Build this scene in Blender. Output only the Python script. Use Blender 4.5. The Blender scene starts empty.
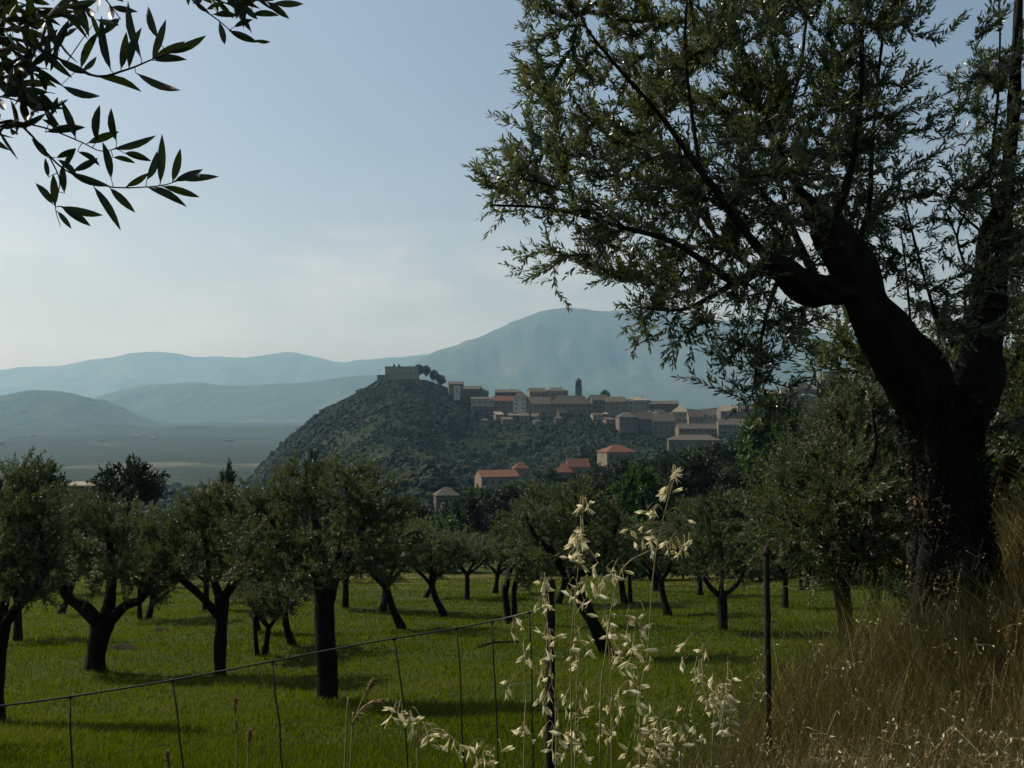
import bpy, math, random
import numpy as np
from mathutils import Vector, Matrix

# ------------------------------------------------------------------ camera, world, sun, exposure
S = bpy.context.scene
COL = S.collection
R = math.radians
F, CX, CY, HORIZON = 1005.0, 512.0, 384.0, 405.0
PITCH = math.atan((HORIZON - CY) / F)
cam = bpy.data.cameras.new("camera")
cam.sensor_width = 36.0
cam.lens = F * 36.0 / 1024.0
cam.clip_start, cam.clip_end = 0.05, 80000.0
co = bpy.data.objects.new("camera", cam)
co.rotation_euler = (R(90) + PITCH, 0, 0)
COL.objects.link(co)
S.camera = co

SUN_EL = 46.0
SUN_AZ = 62.0                      # degrees to the left of the viewing direction
w = bpy.data.worlds.new("World")
S.world = w
w.use_nodes = True
wt = w.node_tree
wt.nodes.clear()
sky = wt.nodes.new("ShaderNodeTexSky")
sky.sky_type = 'NISHITA'
sky.sun_disc = False
sky.sun_elevation = R(SUN_EL)
sky.sun_rotation = R(-SUN_AZ)
sky.altitude = 300
sky.air_density = 1.0
sky.dust_density = 2.0
sky.ozone_density = 1.0
bg = wt.nodes.new("ShaderNodeBackground")
bg.inputs[1].default_value = 0.078
wo = wt.nodes.new("ShaderNodeOutputWorld")
# faint cumulus low in the sky, mixed into the sky by direction
tc = wt.nodes.new("ShaderNodeTexCoord")
mp = wt.nodes.new("ShaderNodeMapping")
mp.inputs['Scale'].default_value = (5.0, 5.0, 13.0)
ns = wt.nodes.new("ShaderNodeTexNoise")
ns.inputs['Scale'].default_value = 1.0
ns.inputs['Detail'].default_value = 7.0
ns.inputs['Roughness'].default_value = 0.6
cr = wt.nodes.new("ShaderNodeValToRGB")
cr.color_ramp.elements[0].position, cr.color_ramp.elements[1].position = 0.44, 0.74
sx = wt.nodes.new("ShaderNodeSeparateXYZ")
cr2 = wt.nodes.new("ShaderNodeValToRGB")
e = cr2.color_ramp.elements
e[0].position, e[0].color = 0.03, (0.05, 0.05, 0.05, 1)
e[1].position, e[1].color = 0.24, (0, 0, 0, 1)
k = e.new(0.13); k.color = (0.62, 0.62, 0.62, 1)
mul = wt.nodes.new("ShaderNodeMath"); mul.operation = 'MULTIPLY'
mx = wt.nodes.new("ShaderNodeMix"); mx.data_type = 'RGBA'
mx.inputs['B'].default_value = (7.6, 7.5, 7.2, 1)
L = wt.links.new
L(tc.outputs['Generated'], mp.inputs[0]); L(mp.outputs[0], ns.inputs['Vector']); L(ns.outputs[0], cr.inputs[0])
L(tc.outputs['Generated'], sx.inputs[0]); L(sx.outputs['Z'], cr2.inputs[0])
L(cr.outputs[0], mul.inputs[0]); L(cr2.outputs[0], mul.inputs[1]); L(mul.outputs[0], mx.inputs['Factor'])
tint = wt.nodes.new("ShaderNodeMix"); tint.data_type = 'RGBA'; tint.blend_type = 'MULTIPLY'
tint.inputs['Factor'].default_value = 1.0
tint.inputs['B'].default_value = (.98, 1.0, .92, 1)
cr3 = wt.nodes.new("ShaderNodeValToRGB")          # milky band thinning the glow towards the horizon
h_ = cr3.color_ramp.elements
h_[0].position, h_[0].color = 0.02, (.60, .57, .57, 1)
h_[1].position, h_[1].color = 0.40, (1.05, 1.0, .90, 1)
k3 = h_.new(0.14); k3.color = (.90, .84, .76, 1)
L(sx.outputs['Z'], cr3.inputs[0])
tint.inputs['Factor'].default_value = 1.0
L(sky.outputs[0], tint.inputs['A']); L(cr3.outputs[0], tint.inputs['B']); L(tint.outputs['Result'], mx.inputs['A']); L(mx.outputs['Result'], bg.inputs[0]); L(bg.outputs[0], wo.inputs[0])

sl = bpy.data.lights.new("sun", 'SUN')
sl.energy = 3.7
sl.angle = R(0.53)
sl.color = (1.0, 0.94, 0.84)
so = bpy.data.objects.new("sun", sl)
sd = Vector((-math.sin(R(SUN_AZ)) * math.cos(R(SUN_EL)), math.cos(R(SUN_AZ)) * math.cos(R(SUN_EL)), math.sin(R(SUN_EL))))
so.rotation_euler = sd.to_track_quat('Z', 'Y').to_euler()
so.location = (-30, 20, 40)
COL.objects.link(so)

HAZE_DENSITY = 5.6e-5
S.view_settings.view_transform = 'Standard'
S.view_settings.look = 'None'
S.view_settings.gamma = 1.0
S.view_settings.exposure = 0.47
cy = S.cycles
cy.max_bounces = 6
cy.diffuse_bounces = 2
cy.glossy_bounces = 1
cy.transmission_bounces = 3
cy.volume_bounces = 1
cy.transparent_max_bounces = 4
cy.caustics_reflective = cy.caustics_refractive = False
cy.use_denoising = True

# ------------------------------------------------------------------ helpers
rng = np.random.default_rng(11)
cp, sp_ = math.cos(PITCH), math.sin(PITCH)


def ray(px, py):
    px, py = np.asarray(px, float), np.asarray(py, float)
    a, b = (px - CX) / F, (CY - py) / F
    y = cp - b * sp_
    z = sp_ + b * cp
    return np.stack([a / y, np.ones_like(a), z / y], -1)


def P(px, py, Y):
    """the world point that stands Y metres ahead of the camera's position in the direction of this picture point"""
    return ray(px, py) * np.asarray(Y, float)[..., None]


def proj(p):
    p = np.asarray(p, float)
    d = p[..., 1] * cp + p[..., 2] * sp_
    u = -p[..., 1] * sp_ + p[..., 2] * cp
    return CX + F * p[..., 0] / d, CY - F * u / d, d


def hash2(ix, iy, s):
    h = np.sin(ix * 127.1 + iy * 311.7 + s * 74.7) * 43758.5453
    return h - np.floor(h)


def vnoise(x, y, s=0):
    ix, iy = np.floor(x), np.floor(y)
    fx, fy = x - ix, y - iy
    fx, fy = fx * fx * (3 - 2 * fx), fy * fy * (3 - 2 * fy)
    a, b = hash2(ix, iy, s), hash2(ix + 1, iy, s)
    c, d = hash2(ix, iy + 1, s), hash2(ix + 1, iy + 1, s)
    return (a * (1 - fx) + b * fx) * (1 - fy) + (c * (1 - fx) + d * fx) * fy - 0.5


def fbm(x, y, s=0, o=4):
    x, y = np.asarray(x, float), np.asarray(y, float)
    t, a = 0, 1.0
    for i in range(o):
        t = t + a * vnoise(x * 2 ** i, y * 2 ** i, s + i * 3.3)
        a *= 0.5
    return t


GP = np.array([[-400, -1.3], [0, -1.3], [2, -1.62], [5, -2.4], [9, -3.4], [18, -5.4], [60, -11.3], [100, -17], [200, -30],
               [400, -55], [800, -88], [1500, -114], [3000, -130], [5000, -136], [40000, -136]], float)


def ground_z(x, y):
    x, y = np.asarray(x, float), np.asarray(y, float)
    z = np.interp(y, GP[:, 0], GP[:, 1])
    x0 = np.maximum(0, (y - 8) * 0.45)
    t = np.maximum(0, x - x0)
    bank = np.where(t < 4, 0.105 * t * t, 1.68 + 0.70 * (t - 4))
    bank = np.minimum(bank, 2.5 + 0.22 * t) * np.clip((160 - y) / 120, 0, 1)
    z = z + np.minimum(bank, 60)
    t2 = np.maximum(0, x - 10 - 0.12 * y) * np.clip((y - 40) / 60, 0, 1) * np.clip((2500 - y) / 1500, 0, 1)
    z = z + np.minimum(0.2 * t2, 40)
    amp = np.clip((np.hypot(x, y) - 2) / 12, 0, 1)
    z = z + 0.30 * amp * fbm(x / 6, y / 6, 2, 3)
    far = np.clip((np.hypot(x, y) - 500) / 2500, 0, 1)
    return z + far * 16 * fbm(x / 900, y / 900, 9, 4)


def hit(px, py):
    d = ray(px, py)
    Y = 1.0
    while Y < 20000:
        q = d * Y
        if q[2] < ground_z(q[0], q[1]):
            break
        Y *= 1.004
    q = d * Y
    return np.array([q[0], q[1], float(ground_z(q[0], q[1]))])


class Geo:
    """collects vertices, faces and a per-vertex random value, then links them as one mesh object"""

    def __init__(s):
        s.v, s.f3, s.f4, s.r, s.n = [], [], [], [], 0

    def add(s, v, quads=None, tris=None, r=0.5):
        v = np.asarray(v, float).reshape(-1, 3)
        if quads is not None and len(quads):
            s.f4.append(np.asarray(quads, np.int64).reshape(-1, 4) + s.n)
        if tris is not None and len(tris):
            s.f3.append(np.asarray(tris, np.int64).reshape(-1, 3) + s.n)
        s.v.append(v)
        s.r.append(np.broadcast_to(np.asarray(r, float), (len(v),)))
        s.n += len(v)

    def mesh(s, name, mats, origin=(0, 0, 0), smooth=False):
        v = np.concatenate(s.v) - np.asarray(origin, float)
        q = np.concatenate(s.f4) if s.f4 else np.zeros((0, 4), np.int64)
        t = np.concatenate(s.f3) if s.f3 else np.zeros((0, 3), np.int64)
        me = bpy.data.meshes.new(name)
        me.vertices.add(len(v)); me.vertices.foreach_set("co", v.astype(np.float32).ravel())
        li = np.concatenate([q.ravel(), t.ravel()]).astype(np.int32)
        me.loops.add(len(li)); me.loops.foreach_set("vertex_index", li)
        me.polygons.add(len(q) + len(t))
        st = np.concatenate([np.arange(len(q)) * 4, len(q) * 4 + np.arange(len(t)) * 3]).astype(np.int32)
        me.polygons.foreach_set("loop_start", st)
        a = me.attributes.new("rnd", 'FLOAT', 'POINT')
        a.data.foreach_set("value", np.concatenate(s.r).astype(np.float32))
        me.polygons.foreach_set("use_smooth", np.full(len(q) + len(t), bool(smooth)))
        me.materials.append(mats)
        me.update(calc_edges=True)
        me.validate()
        return me

    def obj(s, name, mat, parent=None, origin=(0, 0, 0), smooth=False):
        o = bpy.data.objects.new(name, s.mesh(name, mat, origin, smooth))
        COL.objects.link(o)
        if parent is None:
            o.location = origin
        else:
            o.parent = parent
        return o


def tag(o, label=None, cat=None, group=None, kind=None):
    if label: o["label"] = label
    if cat: o["category"] = cat
    if group: o["group"] = group
    if kind: o["kind"] = kind
    return o


def thing(name, loc, label, cat, group=None, rz=0):
    o = bpy.data.objects.new(name, None)
    o.location = [float(c) for c in loc]
    o.rotation_euler.z = rz
    o.empty_display_size = 0.2
    COL.objects.link(o)
    return tag(o, label, cat, group)


def dup(root, loc, rz, sc, label, group=None):
    r = root.copy(); COL.objects.link(r)
    r.location = [float(c) for c in loc]; r.rotation_euler = (0, 0, rz)
    r.scale = (sc, sc, sc) if np.isscalar(sc) else sc
    r["label"] = label
    if group: r["group"] = group
    for ch in list(root.children):
        c = ch.copy(); COL.objects.link(c); c.parent = r
        for g in list(ch.children):
            d = g.copy(); COL.objects.link(d); d.parent = c
    return r


def unit(v):
    v = np.asarray(v, float)
    return v / np.maximum(np.linalg.norm(v, axis=-1, keepdims=True), 1e-9)


def catmull(pts, n):
    pts = np.asarray(pts, float)
    if len(pts) < 3:
        t = np.linspace(0, 1, n)[:, None]
        return pts[0] * (1 - t) + pts[-1] * t
    p = np.vstack([2 * pts[0] - pts[1], pts, 2 * pts[-1] - pts[-2]])
    m = len(pts) - 1
    u = np.linspace(0, m, n)
    i = np.minimum(u.astype(int), m - 1)
    t = (u - i)[:, None]
    a, b, c, d = p[i], p[i + 1], p[i + 2], p[i + 3]
    return 0.5 * (2 * b + (c - a) * t + (2 * a - 5 * b + 4 * c - d) * t * t + (3 * b - a - 3 * c + d) * t ** 3)


def frames(pts):
    t = unit(np.gradient(pts, axis=0))
    ref = np.where(np.abs(t[:, 2:3]) > 0.9, np.array([[0, 1.0, 0]]), np.array([[0, 0, 1.0]]))
    mean = unit(t.mean(0))
    ref = np.array([0, 1.0, 0]) if abs(mean[2]) > 0.7 else np.array([0, 0, 1.0])
    a = unit(np.cross(t, ref))
    return t, a, np.cross(a, t)


def tube(g, pts, rad, k=8, gnarl=0.0, seed=0, r=0.5, cap=True):
    """a tapering tube along a polyline; gnarl ridges the bark"""
    pts = np.asarray(pts, float); rad = np.broadcast_to(np.asarray(rad, float), (len(pts),))
    t, a, b = frames(pts)
    th = np.linspace(0, 2 * np.pi, k, endpoint=False)
    n = len(pts)
    rr = rad[:, None] * np.ones((1, k))
    if gnarl:
        s = np.cumsum(np.r_[0, np.linalg.norm(np.diff(pts, axis=0), axis=1)])
        sx, cx = np.sin(th), np.cos(th)
        R0 = float(rad.mean())
        rr = rr * (1 + gnarl * 1.6 * fbm(sx[None] * 1.6 + seed + s[:, None] * 0.5 / R0 * 0.3, cx[None] * 1.6 + s[:, None] * 0.5 / R0 * 0.45, seed, 3)
                   + gnarl * 0.5 * np.sin(th[None] * 5 + s[:, None] * 0.6 / R0 + seed))
    v = pts[:, None] + rr[..., None] * (np.cos(th)[None, :, None] * a[:, None] + np.sin(th)[None, :, None] * b[:, None])
    i = np.arange(n - 1)[:, None] * k; j = np.arange(k)[None]; j2 = (j + 1) % k
    q = np.stack([i + j, i + j2, i + k + j2, i + k + j], -1).reshape(-1, 4)
    vv = v.reshape(-1, 3)
    tr = []
    if cap:
        vv = np.vstack([vv, pts[-1] + t[-1] * rad[-1] * 0.6, pts[0]])
        e = (n - 1) * k
        tr = [[e + x, e + (x + 1) % k, n * k] for x in range(k)] + [[(x + 1) % k, x, n * k + 1] for x in range(k)]
    g.add(vv, q, tr, r)


def segs(g, p0, p1, r0, r1, k=3, r=0.5):
    """many thin twig pieces at once"""
    t = unit(p1 - p0)
    ref = np.where(np.abs(t[:, 2:3]) > 0.9, np.array([[1.0, 0, 0]]), np.array([[0, 0, 1.0]]))
    a = unit(np.cross(t, ref)); b = np.cross(a, t)
    th = np.linspace(0, 2 * np.pi, k, endpoint=False)
    ring = np.cos(th)[None, :, None] * a[:, None] + np.sin(th)[None, :, None] * b[:, None]
    v = np.concatenate([p0[:, None] + ring * r0[:, None, None], p1[:, None] + ring * r1[:, None, None]], 1)
    base = (np.arange(len(p0)) * 2 * k)[:, None]
    j = np.arange(k)[None]; j2 = (j + 1) % k
    q = np.stack([base + j, base + j2, base + k + j2, base + k + j], -1).reshape(-1, 4)
    g.add(v.reshape(-1, 3), q, None, r)


def leaves(g, pos, d, length, width, rg, fold=0.25, curl=0.15, kind='six'):
    """many separate leaves: 'four' a folded lozenge, 'six' a lance shape in two folded halves"""
    n = len(pos)
    d = unit(d)
    rv = unit(rg.normal(size=(n, 3)) + np.array([0, 0, 1.1]))
    s = unit(np.cross(d, rv)); nrm = np.cross(s, d)
    L_ = (length * np.ones(n))[:, None]; W = (width * np.ones(n))[:, None] * 0.5
    rr = rg.random(n)
    if kind == 'four':
        v = np.stack([pos, pos + d * L_ * .45 + s * W + nrm * W * fold, pos + d * L_ - nrm * L_ * curl * 0.5, pos + d * L_ * .45 - s * W + nrm * W * fold], 1)
        q = np.arange(n)[:, None] * 4 + np.array([[0, 1, 2, 3]])
        g.add(v.reshape(-1, 3), q, None, np.repeat(rr, 4))
        return
    if kind == 'hex':
        c1, c2 = pos + d * L_ * .3 - nrm * L_ * curl * .1, pos + d * L_ * .68 - nrm * L_ * curl * .45
        v = np.stack([pos, c1 + s * W * .95 + nrm * W * fold, c2 + s * W * .8 + nrm * W * fold, pos + d * L_ - nrm * L_ * curl, c2 - s * W * .8 + nrm * W * fold, c1 - s * W * .95 + nrm * W * fold], 1)
        b = np.arange(n)[:, None] * 6
        g.add(v.reshape(-1, 3), np.concatenate([b + np.array([[0, 1, 2, 3]]), b + np.array([[0, 3, 4, 5]])]), None, np.repeat(rr, 6))
        return
    t = [0, .3, .68, 1.0]; wd = [0, .95, .8, 0]
    c = [pos + d * L_ * x - nrm * L_ * curl * x * x for x in t]
    v = np.stack([c[0], c[1] + s * W * wd[1] + nrm * W * fold, c[2] + s * W * wd[2] + nrm * W * fold, c[3],
                  c[2] - s * W * wd[2] + nrm * W * fold, c[1] - s * W * wd[1] + nrm * W * fold, c[1], c[2]], 1)
    b = np.arange(n)[:, None] * 8
    q = np.concatenate([b + np.array([[6, 1, 2, 7]]), b + np.array([[5, 6, 7, 4]])])
    tr = np.concatenate([b + np.array([[0, 1, 6]]), b + np.array([[0, 6, 5]]), b + np.array([[7, 2, 3]]), b + np.array([[4, 7, 3]])])
    g.add(v.reshape(-1, 3), q, tr, np.repeat(rr, 8))


# ------------------------------------------------------------------ materials
def mat(name, build, rough=0.8, spec=0.3):
    m = bpy.data.materials.new(name); m.use_nodes = True
    nt = m.node_tree; b = nt.nodes["Principled BSDF"]
    b.inputs['Roughness'].default_value = rough
    b.inputs['Specular IOR Level'].default_value = spec
    build(nt, b)
    return m


def N(nt, t, **kw):
    n = nt.nodes.new(t)
    for k_, v in kw.items():
        if k_ in n.inputs: n.inputs[k_].default_value = v
        else: setattr(n, k_, v)
    return n


def ramp(nt, fac, stops):
    n = nt.nodes.new("ShaderNodeValToRGB")
    el = n.color_ramp.elements
    while len(el) < len(stops): el.new(0.5)
    for x, (p, c) in zip(el, stops):
        x.position = p; x.color = (*c, 1)
    nt.links.new(fac, n.inputs[0])
    return n.outputs[0]


def noise(nt, scale, detail=4, rough=0.55, coord='Object', stretch=None):
    c = nt.nodes.new("ShaderNodeTexCoord")
    out = c.outputs[coord]
    if stretch:
        m_ = N(nt, "ShaderNodeMapping"); m_.inputs['Scale'].default_value = stretch
        nt.links.new(out, m_.inputs[0]); out = m_.outputs[0]
    n = N(nt, "ShaderNodeTexNoise", Scale=scale, Detail=detail, Roughness=rough)
    nt.links.new(out, n.inputs['Vector'])
    return n.outputs[0]


def mix(nt, f, a, b, blend='MIX'):
    n = nt.nodes.new("ShaderNodeMix"); n.data_type = 'RGBA'; n.blend_type = blend
    for s_, x in (('Factor', f), ('A', a), ('B', b)):
        if isinstance(x, (int, float)): n.inputs[s_].default_value = x
        elif isinstance(x, tuple): n.inputs[s_].default_value = (*x, 1)
        else: nt.links.new(x, n.inputs[s_])
    return n.outputs['Result']


def bump(nt, b, h, strength=0.5, dist=0.05):
    n = N(nt, "ShaderNodeBump", Strength=strength, Distance=dist)
    nt.links.new(h, n.inputs['Height']); nt.links.new(n.outputs[0], b.inputs['Normal'])


def attr(nt, name="rnd"):
    n = nt.nodes.new("ShaderNodeAttribute"); n.attribute_name = name
    return n.outputs['Fac']


def leaf_mat(name, stops, under=None, trans=(0.09, 0.12, 0.02), tf=0.3, rough=0.45, spec=0.4):
    def f(nt, b):
        c = ramp(nt, attr(nt), stops)
        if under:
            g_ = nt.nodes.new("ShaderNodeNewGeometry")
            c = mix(nt, g_.outputs['Backfacing'], c, under)
        nt.links.new(c, b.inputs['Base Color'])
        t = N(nt, "ShaderNodeBsdfTranslucent")
        t.inputs[0].default_value = (*trans, 1)
        ms = N(nt, "ShaderNodeMixShader"); ms.inputs[0].default_value = tf
        nt.links.new(b.outputs[0], ms.inputs[1]); nt.links.new(t.outputs[0], ms.inputs[2])
        nt.links.new(ms.outputs[0], nt.nodes["Material Output"].inputs[0])
    return mat(name, f, rough, spec)


M = {}
M['olive'] = leaf_mat("olive_leaf", [(0, (.011, .016, .006)), (.5, (.028, .037, .014)), (.8, (.07, .082, .042)), (1, (.20, .215, .15))], under=(.15, .175, .115), trans=(.12, .15, .03), tf=.28, rough=.33, spec=.6)  # pale ramp end paints sun glints on random leaves; underside silver is its own
M['olive_grove'] = leaf_mat("olive_leaf_grove", [(0, (.010, .015, .005)), (.5, (.026, .036, .012)), (.8, (.062, .075, .032)), (1, (.19, .205, .13))], under=(.125, .15, .09), trans=(.10, .135, .022), tf=.26, rough=.45, spec=.3)  # palest stops put sunlit speckle into the leaf colour
M['broad'] = leaf_mat("broad_leaf", [(0, (.010, .024, .005)), (.6, (.022, .054, .010)), (1, (.045, .09, .016))], trans=(.06, .13, .010), tf=.33, rough=.5)
M['darkleaf'] = leaf_mat("dark_leaf", [(0, (.006, .012, .005)), (.6, (.012, .021, .008)), (1, (.022, .035, .012))], trans=(.025, .045, .008), tf=.2, rough=.55)
M['nearleaf'] = leaf_mat("near_olive_leaf", [(0, (.006, .010, .004)), (.6, (.012, .018, .007)), (1, (.022, .030, .012))], under=(.03, .036, .022), trans=(.04, .06, .008), tf=.15, rough=.45, spec=.3)  # olive leaf copied darker, its underexposed look from below set in the colour
M['ivygreen'] = leaf_mat("ivy_leaf", [(0, (.004, .006, .003)), (.7, (.009, .013, .006)), (1, (.03, .03, .018))], trans=(.015, .02, .006), tf=.15, rough=.7, spec=.08)
M['grass'] = leaf_mat("meadow_blade", [(0, (.009, .019, .0005)), (.28, (.022, .040, .001)), (.58, (.052, .084, .001)), (.88, (.105, .120, .004)), (1, (.17, .14, .05))], trans=(.125, .165, .0005), tf=.36, rough=.6, spec=.06)
M['dry'] = leaf_mat("dry_blade", [(0, (.022, .038, .005)), (.35, (.05, .050, .012)), (.7, (.08, .056, .017)), (1, (.24, .175, .075))], trans=(.13, .10, .022), tf=.36, rough=.6, spec=.2)
M['head'] = leaf_mat("seed_head", [(0, (.13, .09, .04)), (.6, (.26, .19, .09)), (1, (.44, .37, .2))], trans=(.25, .19, .08), tf=.35, rough=.7, spec=.1)
M['oat'] = leaf_mat("oat_husk", [(0, (.45, .40, .22)), (.5, (.70, .64, .42)), (1, (.85, .82, .64))], trans=(.85, .78, .50), tf=.5, rough=.5, spec=.3)
M['stalk'] = leaf_mat("oat_stalk", [(0, (.14, .13, .04)), (1, (.32, .26, .12))], trans=(.2, .16, .06), tf=.2, rough=.6)
M['ivy'] = leaf_mat("dried_leaf", [(0, (.04, .028, .014)), (.5, (.14, .09, .045)), (1, (.36, .27, .15))], trans=(.2, .14, .06), tf=.3, rough=.6)


def bark_f(dark, light, sc):
    def f(nt, b):
        h = noise(nt, sc, 8, .65, stretch=(1, 1, .3))
        nt.links.new(ramp(nt, h, [(.3, dark), (.7, light)]), b.inputs['Base Color'])
        bump(nt, b, h, .9, .03)
    return f


M['soil'] = mat("dark_soil", bark_f((.010, .008, .005), (.035, .026, .017), 9), .95, .05)
M['bark'] = mat("olive_bark", bark_f((.004, .004, .003), (.026, .023, .016), 16), .9, .1)
M['twig'] = mat("twig_bark", bark_f((.012, .010, .007), (.045, .038, .026), 30), .85, .15)


def iron_f(nt, b):
    h = noise(nt, 40, 6)
    nt.links.new(ramp(nt, h, [(.35, (.010, .009, .008)), (.7, (.030, .020, .015))]), b.inputs['Base Color'])
    b.inputs['Metallic'].default_value = .3
    bump(nt, b, h, .4, .004)


M['iron'] = mat("weathered_post", iron_f, .75, .3)


def wire_f(nt, b):
    nt.links.new(ramp(nt, noise(nt, 60, 3), [(.3, (.018, .017, .015)), (.7, (.045, .042, .037))]), b.inputs['Base Color'])
    b.inputs['Metallic'].default_value = .2


M['wire'] = mat("galvanised_wire", wire_f, .55, .4)


def ground_f(nt, b):
    g = nt.nodes.new("ShaderNodeNewGeometry")
    sep = nt.nodes.new("ShaderNodeSeparateXYZ"); nt.links.new(g.outputs['Position'], sep.inputs[0])
    # turf and soil near, fields and woods far off
    n1 = noise(nt, .55, 8, .65); n2 = noise(nt, 6.0, 6, .7)
    turf = ramp(nt, n1, [(.3, (.014, .028, .003)), (.55, (.030, .048, .005)), (.75, (.055, .062, .014))])
    turf = mix(nt, ramp(nt, n2, [(.62, (0, 0, 0)), (.8, (.5, .5, .5))]), turf, (.075, .062, .035))
    vo = N(nt, "ShaderNodeTexVoronoi", Scale=.0042, Randomness=1.0)
    nd = noise(nt, .004, 5, .6)
    tcx = nt.nodes.new("ShaderNodeTexCoord")
    nt.links.new(mix(nt, .25, tcx.outputs['Object'], tcx.outputs['Object']), vo.inputs['Vector'])
    sp = nt.nodes.new("ShaderNodeSeparateColor"); nt.links.new(vo.outputs['Color'], sp.inputs[0])
    fields = ramp(nt, sp.outputs[0], [(0, (.020, .032, .013)), (.5, (.026, .040, .015)), (.72, (.04, .05, .022)), (.90, (.065, .064, .036)), (1, (.12, .112, .075))])
    nw = noise(nt, .0016, 9, .68)
    fields = mix(nt, ramp(nt, nw, [(.40, (0, 0, 0)), (.50, (1, 1, 1))]), fields, (.010, .019, .008))
    nw2 = noise(nt, .011, 6, .7)
    fields = mix(nt, ramp(nt, nw2, [(.54, (0, 0, 0)), (.60, (1, 1, 1))]), fields, (.010, .018, .008))
    mr = N(nt, "ShaderNodeMapRange"); nt.links.new(sep.outputs['Y'], mr.inputs['Value'])
    mr.inputs['From Min'].default_value = 150; mr.inputs['From Max'].default_value = 260
    fc = N(nt, "ShaderNodeFloatCurve")
    mb = N(nt, "ShaderNodeMapRange"); nt.links.new(sep.outputs['Y'], mb.inputs['Value'])
    mb.inputs['From Min'].default_value = 66; mb.inputs['From Max'].default_value = 112
    band = ramp(nt, mb.outputs[0], [(0, (0, 0, 0)), (.25, (1, 1, 1)), (.75, (1, 1, 1)), (1, (0, 0, 0))])
    turf = mix(nt, mix(nt, 1.0, band, ramp(nt, n1, [(.42, (0, 0, 0)), (.55, (.5, .5, .5))]), 'MULTIPLY'), turf, (.15, .095, .035))
    nt.nodes.remove(fc)
    nt.links.new(mix(nt, mr.outputs[0], turf, fields), b.inputs['Base Color'])
    bump(nt, b, n2, .6, .06)


M['ground'] = mat("turf_and_fields", ground_f, .95, .1)


def hill_f(nt, b):
    n1 = noise(nt, .018, 8, .68); n2 = noise(nt, .12, 6, .7)
    c = ramp(nt, n1, [(.3, (.012, .020, .008)), (.5, (.018, .027, .010)), (.6, (.045, .042, .022)), (.74, (.10, .082, .05))])
    c = mix(nt, ramp(nt, n2, [(.45, (.8, .8, .8)), (.6, (0, 0, 0))]), c, (.013, .022, .009))
    nt.links.new(c, b.inputs['Base Color'])
    bump(nt, b, n2, 1.0, 2.0)


M['hill'] = mat("scrub_hillside", hill_f, .95, .05)


def mount_f(nt, b):
    n1 = noise(nt, .0011, 9, .68); n2 = noise(nt, .006, 7, .7)
    c = ramp(nt, n1, [(.32, (.030, .046, .028)), (.52, (.046, .066, .038)), (.64, (.10, .10, .062)), (.78, (.20, .175, .12))])
    c = mix(nt, ramp(nt, n2, [(.4, (.7, .7, .7)), (.65, (0, 0, 0))]), c, (.030, .046, .026))
    nt.links.new(c, b.inputs['Base Color'])
    bump(nt, b, n2, 1.0, 40.0)


M['mountain'] = mat("wooded_mountain", mount_f, .95, .05)
M['wood'] = leaf_mat("far_crowns", [(0, (.007, .013, .006)), (.5, (.010, .018, .0065)), (.85, (.014, .023, .008)), (1, (.026, .030, .012))], trans=(.03, .045, .01), tf=.1, rough=.8, spec=.1)


def plaster(name, c, amt=.25):
    def f(nt, b):
        h = noise(nt, .5, 7, .65); h2 = noise(nt, 4, 4)
        dk = tuple(x * (1 - amt) for x in c); lt = tuple(min(1, x * (1 + amt)) for x in c)
        nt.links.new(mix(nt, ramp(nt, h2, [(.4, (0, 0, 0)), (.8, (.4, .4, .4))]), ramp(nt, h, [(.3, dk), (.7, lt)]), dk), b.inputs['Base Color'])
    return mat(name, f, .9, .1)


for nm, c in {'stone': (.165, .135, .088), 'tan': (.20, .165, .115), 'cream': (.27, .235, .17), 'white': (.46, .43, .37), 'brown': (.105, .075, .055),
              'pink': (.16, .125, .10), 'grey': (.11, .108, .094), 'darkstone': (.065, .058, .046)}.items():
    M[nm] = plaster(nm + "_plaster", c)


def tiles(name, a, b2, d):
    def f(nt, b):
        wv = N(nt, "ShaderNodeTexWave", Scale=1.2, Distortion=1.5); tcx = nt.nodes.new("ShaderNodeTexCoord")
        nt.links.new(tcx.outputs['Object'], wv.inputs['Vector'])
        h = noise(nt, .7, 7, .7)
        c = ramp(nt, h, [(.28, a), (.5, b2), (.75, d)])
        nt.links.new(mix(nt, .25, c, wv.outputs['Color'], 'MULTIPLY'), b.inputs['Base Color'])
    return mat(name, f, .9, .1)


M['roof'] = tiles("old_tiles", (.062, .053, .041), (.10, .086, .066), (.16, .138, .108))
M['redroof'] = tiles("red_tiles", (.10, .044, .028), (.15, .065, .042), (.20, .105, .07))
M['paleroof'] = tiles("pale_tiles", (.20, .165, .115), (.28, .24, .175), (.36, .32, .25))


def glass_f(nt, b):
    nt.links.new(ramp(nt, noise(nt, .8, 2), [(.3, (.012, .012, .014)), (.7, (.04, .038, .036))]), b.inputs['Base Color'])


M['glass'] = mat("shadowed_window", glass_f, .25, .5)

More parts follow.
